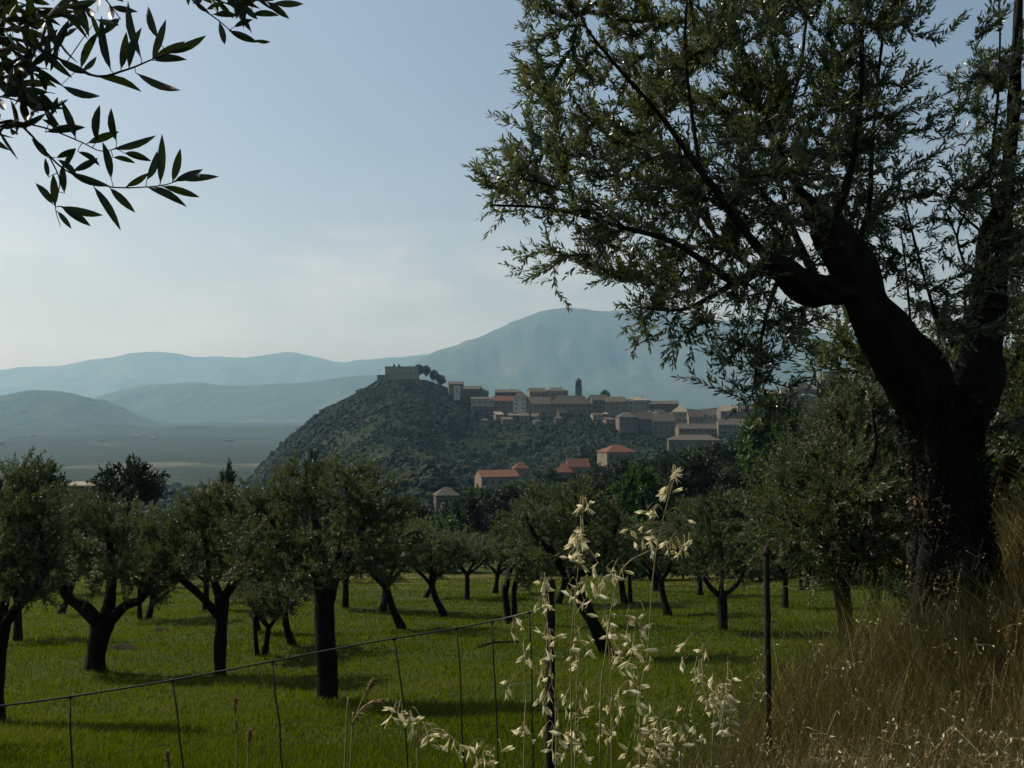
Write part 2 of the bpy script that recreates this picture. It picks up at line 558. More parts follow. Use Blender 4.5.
# ------------------------------------------------------------------ ground, hills, mountains
ang = np.concatenate([np.arange(-50, 50.01, .5), np.arange(56, 310, 6.)])
rad = np.concatenate([[.35], .35 * 1.034 ** np.arange(1, 326)])
rad = rad[rad < 18500]
A_, R_ = np.meshgrid(np.radians(ang), rad)
X_, Y_ = R_ * np.sin(A_), R_ * np.cos(A_)
na, nr = len(ang), len(rad)
g = Geo()
v = np.stack([X_, Y_, ground_z(X_, Y_)], -1).reshape(-1, 3)
i = np.arange(nr - 1)[:, None] * na; j = np.arange(na)[None]; j2 = (j + 1) % na
q = np.stack([i + j2, i + j, i + na + j, i + na + j2], -1).reshape(-1, 4)
v = np.vstack([v, [[0, 0, float(ground_z(0, 0))]]])
g.add(v, q, [[x, (x + 1) % na, na * nr] for x in range(na)])
tag(g.obj("ground", M['ground'], smooth=True), kind="structure", label="green meadow falling away to the hazy valley floor")


def sheet(name, fx, xs, ys, material, label):
    X, Y = np.meshgrid(xs, ys)
    Z = fx(X, Y)
    nx, ny = len(xs), len(ys)
    i = np.arange(ny - 1)[:, None] * nx; j = np.arange(nx - 1)[None]
    g = Geo()
    g.add(np.stack([X, Y, Z], -1).reshape(-1, 3), np.stack([i + j, i + j + 1, i + nx + j + 1, i + nx + j], -1).reshape(-1, 4))
    o = g.obj(name, material, smooth=True)
    return tag(o, kind="structure", label=label)


# town hill: crest line 1150 m away, slope falling towards the camera
HC = np.array([(150, 560), (215, 520), (245, 486), (262, 464), (290, 438), (320, 414), (350, 397), (376, 386), (398, 379), (425, 380), (445, 388), (465, 396), (490, 403),
               (560, 402), (640, 406), (700, 410), (760, 402), (800, 397), (840, 385), (900, 372), (1000, 360), (1100, 352)], float)
HCY = 1150.0
HCX = (HC[:, 0] - CX) / F * HCY
HCZ = P(HC[:, 0], HC[:, 1], np.full(len(HC), HCY))[:, 2]
HF = np.array([(-700, -170), (-350, -90), (-160, -30), (-60, -5), (0, 0), (70, 13), (250, 63), (450, 84), (560, 100), (640, 125)], float)


def hill_z(x, y):
    c = np.interp(x * (HCY / np.maximum(y, 300)) ** .6, HCX, HCZ)
    s = HCY - y
    px = CX + F * x / np.maximum(y, 1)
    fa = np.interp(s, HF[:, 0], HF[:, 1])
    fb = np.interp(s, [0, 70, 250, 450, 560, 600, 650], [0, 17, 60, 66, 56, 58, 80])
    fc = np.interp(s, [0, 70, 120, 250, 450, 510, 590, 650], [0, 17, 32, 42, 43, 44, 52, 80])
    wb = np.clip((px - 370) / 60, 0, 1); wc = np.clip((px - 530) / 50, 0, 1)
    fr = fa * (1 - wb) + (fb * (1 - wc) + fc * wc) * wb
    f = np.where(s < 0, -fa, fr)
    rough = fbm(x / 70, y / 70, 4, 4) * np.clip(np.abs(s) / 60, .15, 1) * 14
    return c - f + rough


sheet("hill", hill_z, np.linspace(-430, 700, 230), np.linspace(510, 1800, 200), M['hill'], "steep dark scrub covered hill carrying the hill town")


def ridge(label, pts, Y0, front, back, seed, rough, name="mountain", base=-150):
    pts = np.array(pts, float)
    cx = (pts[:, 0] - CX) / F * Y0
    cz = P(pts[:, 0], pts[:, 1], np.full(len(pts), Y0))[:, 2]

    def f(X, Y):
        c = np.interp(X, cx, cz) + fbm(X / 700, X * 0 + seed, seed, 5) * rough * .6
        s = (Y - Y0) / np.where(Y < Y0, front, back)
        prof = np.clip(1 - np.abs(s), 0, 1) ** 1.25
        spur = 1 + .85 * fbm(X / (front * .35), Y / (front * .9), seed + 2, 5) * np.clip(np.abs(s) * 3, 0, 1)
        return base + (c - base) * prof * spur
    sheet(name, f, np.linspace(cx[0], cx[-1], 300), np.linspace(Y0 - front, Y0 + back, 90), M['mountain'], label)


ridge("low dark wooded hill at the left edge of the valley", [(-120, 420), (-60, 402), (0, 396), (30, 393), (60, 393), (90, 400), (115, 412), (140, 424), (165, 432), (190, 440)], 6200, 1300, 1500, 3, 60, "hill")
ridge("low wooded swell crossing the left of the valley floor", [(-220, 436), (-120, 428), (0, 425), (50, 427), (100, 423), (150, 426), (200, 422), (250, 425), (300, 423), (350, 430), (430, 446)], 4700, 900, 900, 17, 34, "hill")
ridge("long even blue ridge across the middle of the valley", [(40, 425), (90, 400), (120, 391), (150, 385), (200, 382), (260, 384), (320, 381), (360, 376), (400, 372), (470, 375), (600, 390), (700, 400)], 9800, 1900, 2200, 5, 70, "hill")
ridge("palest farthest mountain range on the horizon", [(-330, 374), (-200, 366), (-60, 370), (0, 369), (60, 366), (90, 362), (130, 354), (160, 351), (190, 355), (230, 356), (290, 352), (325, 358),
       (345, 361), (380, 356), (440, 352), (520, 356), (700, 352), (900, 340), (1100, 345), (1350, 360)], 15800, 2500, 2400, 8, 120)
ridge("big blue mountain rising behind the hill town", [(330, 425), (370, 395), (400, 372), (425, 360), (450, 350), (480, 338), (510, 323), (540, 312), (565, 307), (585, 308), (610, 311), (650, 312), (700, 316), (760, 322),
       (830, 331), (900, 343), (1000, 350), (1150, 380), (1250, 420)], 11800, 2900, 2600, 13, 120)

# haze
hz = Geo()
B0, B1 = np.array([-19500., -19500., -190.]), np.array([19500., 19500., 1330.])
c8 = np.array([[x, y, z] for z in (B0[2], B1[2]) for x, y in ((B0[0], B0[1]), (B1[0], B0[1]), (B1[0], B1[1]), (B0[0], B1[1]))])
hz.add(c8, [[0, 3, 2, 1], [4, 5, 6, 7], [0, 1, 5, 4], [1, 2, 6, 5], [2, 3, 7, 6], [3, 0, 4, 7]])
hm = bpy.data.materials.new("haze_air"); hm.use_nodes = True
hm.node_tree.nodes.clear()
ho = hm.node_tree.nodes.new("ShaderNodeOutputMaterial")
pv = hm.node_tree.nodes.new("ShaderNodeVolumePrincipled")
pv.inputs['Color'].default_value = (.43, .75, 1.0, 1)
pv.inputs['Absorption Color'].default_value = (1, 1, 1, 1)
pv.inputs['Density'].default_value = HAZE_DENSITY
pv.inputs['Anisotropy'].default_value = .35
hm.node_tree.links.new(pv.outputs[0], ho.inputs['Volume'])
hobj = tag(hz.obj("haze", hm), kind="stuff", label="pale summer haze filling the valley")

# ------------------------------------------------------------------ far woods on the hill (one mass)
def ico1():
    t = (1 + 5 ** .5) / 2
    v = [(-1, t, 0), (1, t, 0), (-1, -t, 0), (1, -t, 0), (0, -1, t), (0, 1, t), (0, -1, -t), (0, 1, -t), (t, 0, -1), (t, 0, 1), (-t, 0, -1), (-t, 0, 1)]
    f = [(0, 11, 5), (0, 5, 1), (0, 1, 7), (0, 7, 10), (0, 10, 11), (1, 5, 9), (5, 11, 4), (11, 10, 2), (10, 7, 6), (7, 1, 8), (3, 9, 4), (3, 4, 2), (3, 2, 6), (3, 6, 8), (3, 8, 9), (4, 9, 5), (2, 4, 11), (6, 2, 10), (8, 6, 7), (9, 8, 1)]
    v = [np.array(x, float) / np.linalg.norm(x) for x in v]
    cache, out = {}, []

    def mid(a, b):
        k_ = (min(a, b), max(a, b))
        if k_ not in cache:
            v.append(unit(v[a] + v[b])); cache[k_] = len(v) - 1
        return cache[k_]
    for a, b, c in f:
        x, y, z = mid(a, b), mid(b, c), mid(c, a)
        out += [(a, x, z), (b, y, x), (c, z, y), (x, y, z)]
    return np.array(v), np.array(out)


IV1, IF1 = ico1()
IV0 = IV1[:12]
IF0 = np.array([(0, 11, 5), (0, 5, 1), (0, 1, 7), (0, 7, 10), (0, 10, 11), (1, 5, 9), (5, 11, 4), (11, 10, 2), (10, 7, 6), (7, 1, 8), (3, 9, 4), (3, 4, 2), (3, 2, 6), (3, 6, 8), (3, 8, 9), (4, 9, 5), (2, 4, 11), (6, 2, 10), (8, 6, 7), (9, 8, 1)])


def blobs(g, pos, rad, rg, flat=.9, rough=.45, low=False):
    n = len(pos)
    IV, IF = (IV0, IF0) if low else (IV1, IF1)
    d = 1 + rough * (rg.random((n, len(IV))) - .5) * 1.6
    v = pos[:, None] + IV[None] * d[..., None] * rad[:, None, None] * np.array([1, 1, flat])
    t = (np.arange(n) * len(IV))[:, None, None] + IF[None]
    r = np.clip(rg.random(n)[:, None] * .75 + rg.random((n, len(IV))) * .3, 0, 1)
    g.add(v.reshape(-1, 3), None, t.reshape(-1, 3), r.ravel())


TOWN = np.array([(440, 380), (463, 393), (472, 409), (495, 412), (520, 412), (550, 416), (595, 416), (620, 424), (680, 436), (760, 434), (845, 402)], float)
rg = np.random.default_rng(5)
x = rg.uniform(-330, 470, 66000); y = rg.uniform(512, 1165, 66000)
z = hill_z(x, y)
pos = np.stack([x, y, z], -1)
px, py, _ = proj(pos)
keep = fbm(x / 80, y / 60, 21, 5) > -.07 - .3 * (rg.random(len(x)) < .25)
keep &= ~((py < np.interp(px, TOWN[:, 0], TOWN[:, 1]) - 1) & (px > 445))
keep &= ~((py < 381) & (px > 378) & (px < 440))
for a_, b_, yy in ((474, 519, 560), (511, 531, 600), (432, 469, 510), (553, 576, 560), (565, 591, 590), (600, 636, 640), (668, 724, 700)):
    keep &= ~((px > a_) & (px < b_) & (y > yy - 7) & (y < yy + 18))
keep &= (px > 200) & (px < 960) & (z > ground_z(x, y) - 3)
pos = pos[keep]
rr = rg.uniform(.8, 2.2, len(pos)) * np.where(rg.random(len(pos)) < .10, 1.5, 1) * np.where(pos[:, 1] < 760, 1.35, 1) * np.clip(1 + 1.5 * fbm(pos[:, 0] / 30, pos[:, 1] / 30, 23, 3), .5, 1.9)
pos[:, 2] += rr * .35
g = Geo()
near = pos[:, 1] < 720
blobs(g, pos[near], rr[near], rg)
blobs(g, pos[~near], rr[~near], rg, low=True)
tag(g.obj("forest", M['wood']), "dense dark scrub and woodland covering the slopes of the town hill", "woodland", kind="stuff")

# woods and hedges of the slope between the meadow and the valley
x = rg.uniform(-900, 900, 30000); y = 150 * (4200 / 150) ** rg.random(30000)
x = x * (.25 + y / 1500)
dens = fbm(x / 260, y / 260, 31, 4)
keep = (dens > -.12 + .16 * np.clip((y - 900) / 800, 0, 1)) & (np.abs(x) < y * .62 + 20) & (y < 1300)
x, y = x[keep], y[keep]
pos = np.stack([x, y, ground_z(x, y)], -1)
rr = rg.uniform(2.2, 4.6, len(pos)); pos[:, 2] += rr * .6
hb = hill_z(x, y) < pos[:, 2] + 30
pos, rr = pos[hb | (y > 1700)], rr[hb | (y > 1700)]
g = Geo(); blobs(g, pos, rr, rg)
tag(g.obj("woodland", M['wood']), "hazy woods and hedges on the low ground before the valley", "woodland", kind="stuff")

# ------------------------------------------------------------------ buildings
win_mesh = None


def box_geo(g, x0, x1, y0, y1, z0, z1):
    v = [(x, y, z) for z in (z0, z1) for x, y in ((x0, y0), (x1, y0), (x1, y1), (x0, y1))]
    g.add(v, [[0, 3, 2, 1], [4, 5, 6, 7], [0, 1, 5, 4], [1, 2, 6, 5], [2, 3, 7, 6], [3, 0, 4, 7]])


g = Geo(); box_geo(g, -.5, .5, -.5, .5, -.5, .5)
win_mesh = g.mesh("window", M['glass'])
g = Geo(); box_geo(g, -.5, .5, -.5, .5, -.5, .5)
chim_mesh = g.mesh("chimney", M['brown'])


def child(name, me, parent, loc, sc, label=None):
    o = bpy.data.objects.new(name, me); COL.objects.link(o)
    o.parent = parent; o.location = loc; o.scale = sc
    if label: o["label"] = label
    return o


def house(name, label, px0, px1, yt, yb, Y, wall='tan', roof='roof', shape='gable', rows=2, cols=3, yaw=0, rh=.3, chim=False, cat='house', group=None, sink=10, ww=None):
    """walls, roof and windows of one building seen px0..px1 wide, roof top at yt and foot at yb"""
    m = Y / F
    wd, ht = (px1 - px0) * m, (yb - yt) * m
    c = P((px0 + px1) / 2, yb, Y)
    dp = max(7, min(wd * .8, 16))
    base = np.array([c[0], c[1] + dp / 2, c[2]])
    t = thing(name, base, label, cat, group, R(yaw))
    hr = ht * rh
    hw = ht - (hr if shape != 'flat' else .3)
    g = Geo()
    if shape == 'gable':      # ridge along x, gable walls left and right
        v = [(-wd / 2, -dp / 2, -sink), (wd / 2, -dp / 2, -sink), (wd / 2, dp / 2, -sink), (-wd / 2, dp / 2, -sink),
             (-wd / 2, -dp / 2, hw), (wd / 2, -dp / 2, hw), (wd / 2, dp / 2, hw), (-wd / 2, dp / 2, hw), (-wd / 2, 0, hw + hr), (wd / 2, 0, hw + hr)]
        g.add(v, [[0, 1, 5, 4], [2, 3, 7, 6]], [[3, 0, 4], [3, 4, 7], [4, 8, 7], [1, 2, 6], [1, 6, 5], [5, 6, 9]])
    else:
        box_geo(g, -wd / 2, wd / 2, -dp / 2, dp / 2, -sink, hw)
    g.obj("wall", M[wall], t)
    g = Geo(); o = .45; th = .28
    if shape == 'gable':
        s = hr / (dp / 2)
        for sg in (-1, 1):
            y0, z0 = sg * (dp / 2 + o), hw - o * s + .03
            prof = [(y0, z0), (0, hw + hr + .03), (0, hw + hr + .03 + th), (y0, z0 + th)]
            v = [(sx_, a, b) for sx_ in (-wd / 2 - o * .6, wd / 2 + o * .6) for a, b in prof]
            g.add(v, [[0, 1, 2, 3], [7, 6, 5, 4], [0, 4, 5, 1], [1, 5, 6, 2], [2, 6, 7, 3], [3, 7, 4, 0]])
    elif shape == 'hip':
        a, b = wd / 2 + o, dp / 2 + o
        k_ = max(.2, a - b)
        v = [(-a, -b, hw), (a, -b, hw), (a, b, hw), (-a, b, hw), (-a, -b, hw + .25), (a, -b, hw + .25), (a, b, hw + .25), (-a, b, hw + .25), (-k_, 0, hw + hr), (k_, 0, hw + hr)]
        g.add(v, [[0, 3, 2, 1], [0, 1, 5, 4], [1, 2, 6, 5], [2, 3, 7, 6], [3, 0, 4, 7], [4, 5, 9, 8], [6, 7, 8, 9]], [[5, 6, 9], [7, 4, 8]])
    elif shape == 'mono':
        a, b = wd / 2 + o, dp / 2 + o
        v = [(-a, -b, hw + .02), (a, -b, hw + .02), (a, b, hw + hr), (-a, b, hw + hr), (-a, -b, hw + .3), (a, -b, hw + .3), (a, b, hw + hr + .28), (-a, b, hw + hr + .28)]
        g.add(v, [[0, 3, 2, 1], [4, 5, 6, 7], [0, 1, 5, 4], [1, 2, 6, 5], [2, 3, 7, 6], [3, 0, 4, 7]])
    else:
        box_geo(g, -wd / 2 - .25, wd / 2 + .25, -dp / 2 - .25, dp / 2 + .25, hw + .002, hw + .5)
    rf = g.obj("roof", M[roof], t)
    if chim:
        child("chimney", chim_mesh, rf, (wd * .2, 0, hw + hr + .5), (.8, .8, 2.2))
    w_ = ww or min(1.5, wd / cols * .42)
    for r in range(rows):
        zc = hw * (r + .55) / rows
        for c_ in range(cols):
            xc = (c_ + .5) / cols * wd - wd / 2
            hh = min(2.0, hw / rows * .55)
            child("window", win_mesh, t, (xc, -dp / 2, zc), (w_, .12, hh))
    if rows:
        child("window", win_mesh, t, (-wd / 2, 0, hw * .6), (.12, 1.1, min(1.5, hw * .3)))
    return t


GT = "houses of the hill town"
T = [  # label, px0, px1, roof y, foot y, distance, wall, roof, shape, rows, cols, yaw
    ("small house just below the castle trees on the town's left end", 448, 463, 381.5, 389, 1130, 'stone', 'roof', 'gable', 1, 3, 8),
    ("white faced narrow house beside the castle path", 454, 460, 386.5, 392, 1105, 'white', 'roof', 'mono', 2, 1, 0),
    ("low brown house stepping down from the castle", 464, 481, 386, 395, 1120, 'brown', 'roof', 'gable', 1, 3, -6),
    ("small high house with a grey gable behind the yellow house", 478, 488, 388.5, 398, 1130, 'stone', 'roof', 'hip', 1, 2, 10),
    ("low yellowish house standing on the tall left retaining wall", 471, 494, 397, 406, 1095, 'cream', 'roof', 'mono', 1, 4, 0),
    ("reddish house right of the tall retaining wall", 493, 513, 396, 410, 1090, 'pink', 'redroof', 'gable', 2, 3, 5),
    ("long dark roofed house behind the reddish house", 495, 519, 389.5, 398, 1125, 'darkstone', 'roof', 'gable', 1, 4, 0),
    ("tall pale house with a white front left of the town centre", 514, 527, 391, 411, 1085, 'white', 'roof', 'hip', 3, 2, -10),
    ("tan house with two roof levels left of the broad roof", 528, 545, 388, 399, 1115, 'tan', 'roof', 'gable', 1, 3, 12),
    ("house under the broad low roof left of the bell tower", 545, 568, 387.5, 398, 1120, 'tan', 'roof', 'hip', 1, 4, 0),
    ("tan house with tall arched openings beside the long convent", 527, 551, 397, 417, 1080, 'tan', 'roof', 'gable', 2, 4, -5),
    ("long tan convent block below the bell tower", 551, 592, 395.5, 420, 1075, 'stone', 'roof', 'hip', 3, 8, 0),
    ("gabled stone house right of the bell tower", 590, 608, 395, 410, 1090, 'stone', 'roof', 'gable', 2, 3, 14),
    ("broad stone house with a low gable right of the convent", 606, 626, 397, 411, 1080, 'tan', 'roof', 'gable', 2, 4, -8),
    ("little house with a white wall at the shoulder of the town", 623, 634, 399, 410, 1085, 'cream', 'roof', 'mono', 2, 2, 0),
    ("pale roofed house on the crest right of the white walled one", 628, 650, 397, 407, 1110, 'cream', 'paleroof', 'hip', 1, 4, 6),
    ("long dark roofed house on the crest behind the grey fronts", 650, 679, 401, 410, 1105, 'brown', 'roof', 'gable', 1, 5, -4),
    ("brown roofed house low on the slope below the shoulder", 618, 637, 412, 427, 1030, 'pink', 'roof', 'hip', 2, 3, 9),
    ("left grey fronted house in the row under the crest", 637, 652, 412, 433, 1035, 'grey', 'roof', 'gable', 3, 3, 0),
    ("right grey fronted house in the row under the crest", 653, 675, 414, 435, 1030, 'stone', 'roof', 'gable', 3, 4, 0),
    ("pale topped house standing end on beside the grey row", 673, 690, 406, 424, 1050, 'cream', 'paleroof', 'hip', 2, 3, -12),
    ("tan house partly behind the hanging olive spray", 688, 704, 411, 428, 1040, 'tan', 'roof', 'gable', 2, 3, 7),
    ("cream house partly behind the hanging olive spray", 703, 720, 409, 428, 1045, 'cream', 'roof', 'gable', 2, 3, -7),
    ("long grey house below the hanging olive spray", 678, 716, 424, 438, 1000, 'stone', 'roof', 'gable', 2, 6, 4),
    ("pinkish upper house left of the round green tree", 720, 740, 406, 421, 1030, 'pink', 'paleroof', 'gable', 2, 3, 5),
    ("grey green block with tall columns of windows left of the round tree", 719, 752, 419, 436, 990, 'stone', 'roof', 'gable', 2, 7, -3),
    ("small house on the rise behind the round green tree", 738, 754, 404, 419, 1040, 'tan', 'roof', 'hip', 2, 3, -9),
    ("low cream house leftmost of the upper right cluster", 768, 786, 391, 403, 1010, 'cream', 'paleroof', 'gable', 1, 3, 6),
    ("whitish house in the middle of the upper right cluster", 782, 797, 387.5, 404, 1000, 'white', 'roof', 'gable', 3, 3, -6),
    ("tall brown roofed house topmost of the upper right cluster", 793, 815, 381, 406, 1005, 'tan', 'roof', 'hip', 3, 4, 10),
    ("flat roof peeping over the dark trees at the far right of the town", 823, 843, 371.5, 386, 960, 'stone', 'paleroof', 'flat', 1, 3, 0),
    ("small shed roofed house between cluster and round tree", 756, 770, 399, 413, 1020, 'brown', 'roof', 'mono', 1, 2, 0),
]
for a in T:
    house("town_house", a[0], *a[1:6], wall=a[6], roof=a[7], shape=a[8], rows=a[9], cols=a[10], yaw=a[11], rh=.34 if a[8] != 'mono' else .22, group=GT, sink=9, chim=a[2] - a[1] > 18)
rgh = np.random.default_rng(17)
for i_ in range(44):
    px_ = 482 + i_ * 6.4 + rgh.uniform(-4, 4)
    if px_ > 756: continue
    Y = rgh.uniform(1045, 1100)
    b_ = P(px_, 405, Y); zz = hill_z(np.array([b_[0]]), np.array([Y]))[0]
    yb = CY - F * ((zz * cp - Y * sp_) / (Y * cp + zz * sp_)) + .5
    hh = rgh.uniform(7, 12); ww_ = rgh.uniform(6.5, 11)
    house("town_house", "one of the small tightly packed houses between the larger ones of the hill town", px_ - ww_ / 2, px_ + ww_ / 2, yb - hh, yb, Y, wall=['tan', 'stone', 'cream', 'brown', 'pink', 'stone'][rgh.integers(6)], roof=['roof', 'roof', 'paleroof'][rgh.integers(3)],
          shape=['gable', 'hip', 'mono'][rgh.integers(3)], rows=2, cols=2, yaw=rgh.uniform(-35, 35), rh=.28, group="small packed houses of the hill town", sink=7)
house("terrace_block", "tall plain greenish block under the low yellowish house", 472, 495, 406.5, 429, 1085, wall='grey', roof='paleroof', shape='flat', rows=3, cols=4, cat='house', sink=20)
house("fortress", "long flat topped stone fortress on the summit of the hill", 385, 418, 366.5, 382, 1150, wall='cream', roof='stone', shape='flat', rows=1, cols=7, cat='fortress', ww=1.0)
house("bastion", "square grey bastion at the left foot of the summit fortress", 377, 387, 375, 387, 1135, wall='tan', roof='stone', shape='flat', rows=1, cols=1, cat='bastion')

# bell tower
m = 1105 / F
c = P(578.5, 398, 1105)
t = thing("bell_tower", c, "slender dark bell tower with a domed top above the town roofs", "bell tower")
g = Geo(); box_geo(g, -3.6, 3.6, -3.6, 3.6, -8, 12.4); g.obj("shaft", M['grey'], t)
g = Geo(); box_geo(g, -3.9, 3.9, -3.9, 3.9, 12.4, 13); g.obj("cornice", M['stone'], t)
g = Geo(); box_geo(g, -3.1, 3.1, -3.1, 3.1, 13, 17); g.obj("belfry", M['darkstone'], t)
g = Geo()
prof = [(3.5, 17), (3.5, 17.6), (3.3, 18.8), (2.7, 20.0), (1.7, 20.9), (.6, 21.4), (.3, 22.6)]
tube(g, np.array([(0, 0, z) for _, z in prof]), [r for r, _ in prof], 10); g.obj("dome", M['darkstone'], t, smooth=True)
for x_, y_ in ((0, -3.1), (-3.1, 0), (3.1, 0)):
    child("opening", win_mesh, t, (x_, y_, 15), (1.5 if x_ == 0 else .2, .2 if x_ == 0 else 1.5, 2.6))

# houses of the lower slopes
house("apartment_house", "tall house with orange roof and white left wall rising above the grove", 477, 516, 471.5, 512, 560, wall='tan', roof='redroof', shape='gable', rows=3, cols=5, yaw=16, rh=.14, cat='apartment house', sink=20)
house("small_house", "small tile roofed house right behind the orange roofed tall house", 513, 529, 462.5, 484, 600, wall='tan', roof='redroof', shape='hip', rows=1, cols=2, yaw=10)
house("brown_house", "brown house with pale gable left of the orange roofed tall house", 434, 458, 488, 520, 520, wall='brown', roof='roof', shape='hip', rows=2, cols=3, yaw=12, rh=.25, sink=20)
house("lean_to", "low pale roofed lean to in front of the brown house", 441, 467, 505, 516, 495, wall='grey', roof='roof', shape='mono', rows=1, cols=3, yaw=4, cat='shed', sink=15)
house("red_roof_house", "left red roofed house half hidden behind olive crowns", 555, 574, 463.5, 482, 560, wall='brown', roof='redroof', shape='hip', rows=1, cols=3, yaw=-12, rh=.5)
house("red_roof_house", "upper red roofed house half hidden behind olive crowns", 567, 589, 459.5, 478, 590, wall='tan', roof='redroof', shape='gable', rows=1, cols=3, yaw=10, rh=.4)
house("red_roof_house", "red roofed cream house standing alone below the convent", 602, 634, 445, 463, 640, wall='tan', roof='redroof', shape='hip', rows=1, cols=4, yaw=18, rh=.42)
house("villa", "large tan house with long pale roof under the hanging olive spray", 670, 722, 435, 462, 700, wall='stone', roof='roof', shape='hip', rows=2, cols=6, yaw=-6, rh=.2, sink=20)
house("long_shed", "long low shed with pale roof edge beyond the left of the grove", 52, 113, 486, 503, 330, wall='darkstone', roof='paleroof', shape='flat', rows=1, cols=6, yaw=-6, rh=.2, cat='shed', sink=40)
house("field_barn", "low tan roofed barn beyond the grove between two thin trees", 192, 238, 491, 504, 360, wall='stone', roof='roof', shape='gable', rows=1, cols=4, yaw=4, rh=.5, cat='barn', sink=40)
for lab, a, b, yt, yb, Y in (("long white industrial hall far off in the valley below the low hill", 78, 104, 424.5, 427.5, 7400), ("shorter white industrial hall right of the long one in the valley", 107, 117, 425.5, 428, 7500)):
    house("factory_hall", lab, a, b, yt, yb, Y, wall='white', roof='white', shape='flat', rows=0, cols=1, cat='factory', group="far halls in the valley", sink=90)

rgf = np.random.default_rng(29)
for i_ in range(16):
    px_ = rgf.uniform(-20, 290); Y = 1700 * (6200 / 1700) ** rgf.random()
    b_ = P(px_, 440, Y); zz = float(ground_z(b_[0], Y))
    yb = CY - F * ((zz * cp - Y * sp_) / (Y * cp + zz * sp_))
    k_ = 1005 / Y
    house("farmhouse", "one of the pale farmhouses scattered over the hazy valley floor", px_, px_ + rgf.uniform(14, 30) * k_, yb - rgf.uniform(6, 9) * k_, yb + .3 * k_, Y, wall=['cream', 'white', 'tan'][i_ % 3], roof=['roof', 'paleroof'][i_ % 2], shape=['gable', 'hip'][i_ % 2], rows=0, cols=1, yaw=rgf.uniform(-40, 40),
          cat='farmhouse', group="farmhouses in the valley", sink=4)

# ------------------------------------------------------------------ tree builder
def grow(limbs, targets, rg, step=.12, bend=.25, up=.15, tip=.0022, power=.44, leaf_len=.5, rmax=.06):
    """grow twigs from the limb skeleton to every target; returns twig segments and leaf-bearing paths"""
    sk = np.concatenate([l[0] for l in limbs]); sr = np.concatenate([l[1] for l in limbs])
    sdir = np.concatenate([unit(np.gradient(l[0], axis=0)) for l in limbs])
    cap = len(sk) + len(targets) * 26 + 10
    pos = np.zeros((cap, 3)); dr = np.zeros((cap, 3)); par = np.full(cap, -1); n = len(sk); ns_ = n
    pos[:n], dr[:n] = sk, sdir
    d0 = np.min(np.linalg.norm(targets[:, None] - sk[None], axis=2), axis=1) if len(targets) * len(sk) < 4e6 else np.array([np.min(np.linalg.norm(sk - t_, axis=1)) for t_ in targets])
    paths = []
    for ti in np.argsort(d0):
        t_ = targets[ti]
        df = t_ - pos[:n]
        ds = np.sqrt((df * df).sum(1))
        cost = ds * (1.25 - .25 * (df * dr[:n]).sum(1) / np.maximum(ds, 1e-6))
        b = int(np.argmin(cost)); d = ds[b]
        if d < step * .8: continue
        m_ = int(min(24, max(2, math.ceil(d / step))))
        u = np.linspace(0, 1, m_ + 1)[1:, None]
        dv = t_ - pos[b]
        off = dr[b] * d * bend + np.array([0, 0, up * d]) + rg.normal(size=3) * d * .10
        p = pos[b] + dv * u + off * (u * (1 - u)) * 1.6 + rg.normal(size=(m_, 3)) * step * .10 * (u < 1)
        if n + m_ >= cap: break
        pos[n:n + m_] = p
        prev = np.vstack([pos[b], p[:-1]])
        dr[n:n + m_] = unit(p - prev)
        par[n] = b; par[n + 1:n + m_] = np.arange(n, n + m_ - 1)
        # path of the last leaf_len metres, walking back towards the limb
        path = [n + m_ - 1]; acc = 0
        while acc < leaf_len and par[path[-1]] >= ns_:
            a = path[-1]; acc += np.linalg.norm(pos[a] - pos[par[a]]); path.append(par[a])
        if par[path[-1]] >= 0 and acc < leaf_len: path.append(par[path[-1]])
        paths.append(pos[path[::-1]].copy())
        n += m_
    wgt = np.ones(n)
    for a in range(n - 1, ns_ - 1, -1):
        wgt[par[a]] += wgt[a] * (par[a] >= ns_)
    r = np.minimum(tip * wgt ** power, rmax)
    idx = np.arange(ns_, n)
    p0 = pos[par[idx]]; p1 = pos[idx]
    r0 = np.where(par[idx] >= ns_, r[np.maximum(par[idx], 0)], r[idx] * 1.3)
    return (p0, p1, np.minimum(r0, r[idx] * 1.6), r[idx]), paths


def leaf_points(paths, rg, spacing, jitter=1.0):
    pos, dr = [], []
    for p in paths:
        s = np.cumsum(np.r_[0, np.linalg.norm(np.diff(p, axis=0), axis=1)])
        if s[-1] < spacing: continue
        k_ = int(s[-1] / spacing)
        u = (np.arange(k_) + rg.random(k_) * .8) * spacing
        x_ = np.stack([np.interp(u, s, p[:, c_]) for c_ in range(3)], -1)
        t_ = unit(p[-1] - p[max(0, len(p) - 4)])
        t = np.tile(t_, (k_, 1)) * .55 + unit(np.gradient(p, axis=0))[np.minimum(np.searchsorted(s, u), len(p) - 1)] * .5
        side = rg.normal(size=(k_, 3)); side = unit(side - t * (side * t).sum(1, keepdims=True))
        for sg in (1, -1):
            pos.append(x_); dr.append(t + sg * side * .68 + rg.normal(size=(k_, 3)) * .28 * jitter + np.array([0, 0, .08]))
        pos.append(p[-1:]); dr.append(t_[None])
    return np.concatenate(pos), np.concatenate(dr)


def in_ell(c, r, n, rg, shell=.35):
    d = unit(rg.normal(size=(n, 3)))
    return np.asarray(c) + d * (rg.random((n, 1)) ** shell) * np.asarray(r)


def limb(pts, rads, n=None):
    pts = np.asarray(pts, float)
    n = n or max(6, int(np.linalg.norm(np.diff(pts, axis=0), axis=1).sum() / .07))
    p = catmull(pts, n)
    r = np.interp(np.linspace(0, len(pts) - 1, n), np.arange(len(pts)), rads)
    return p, r


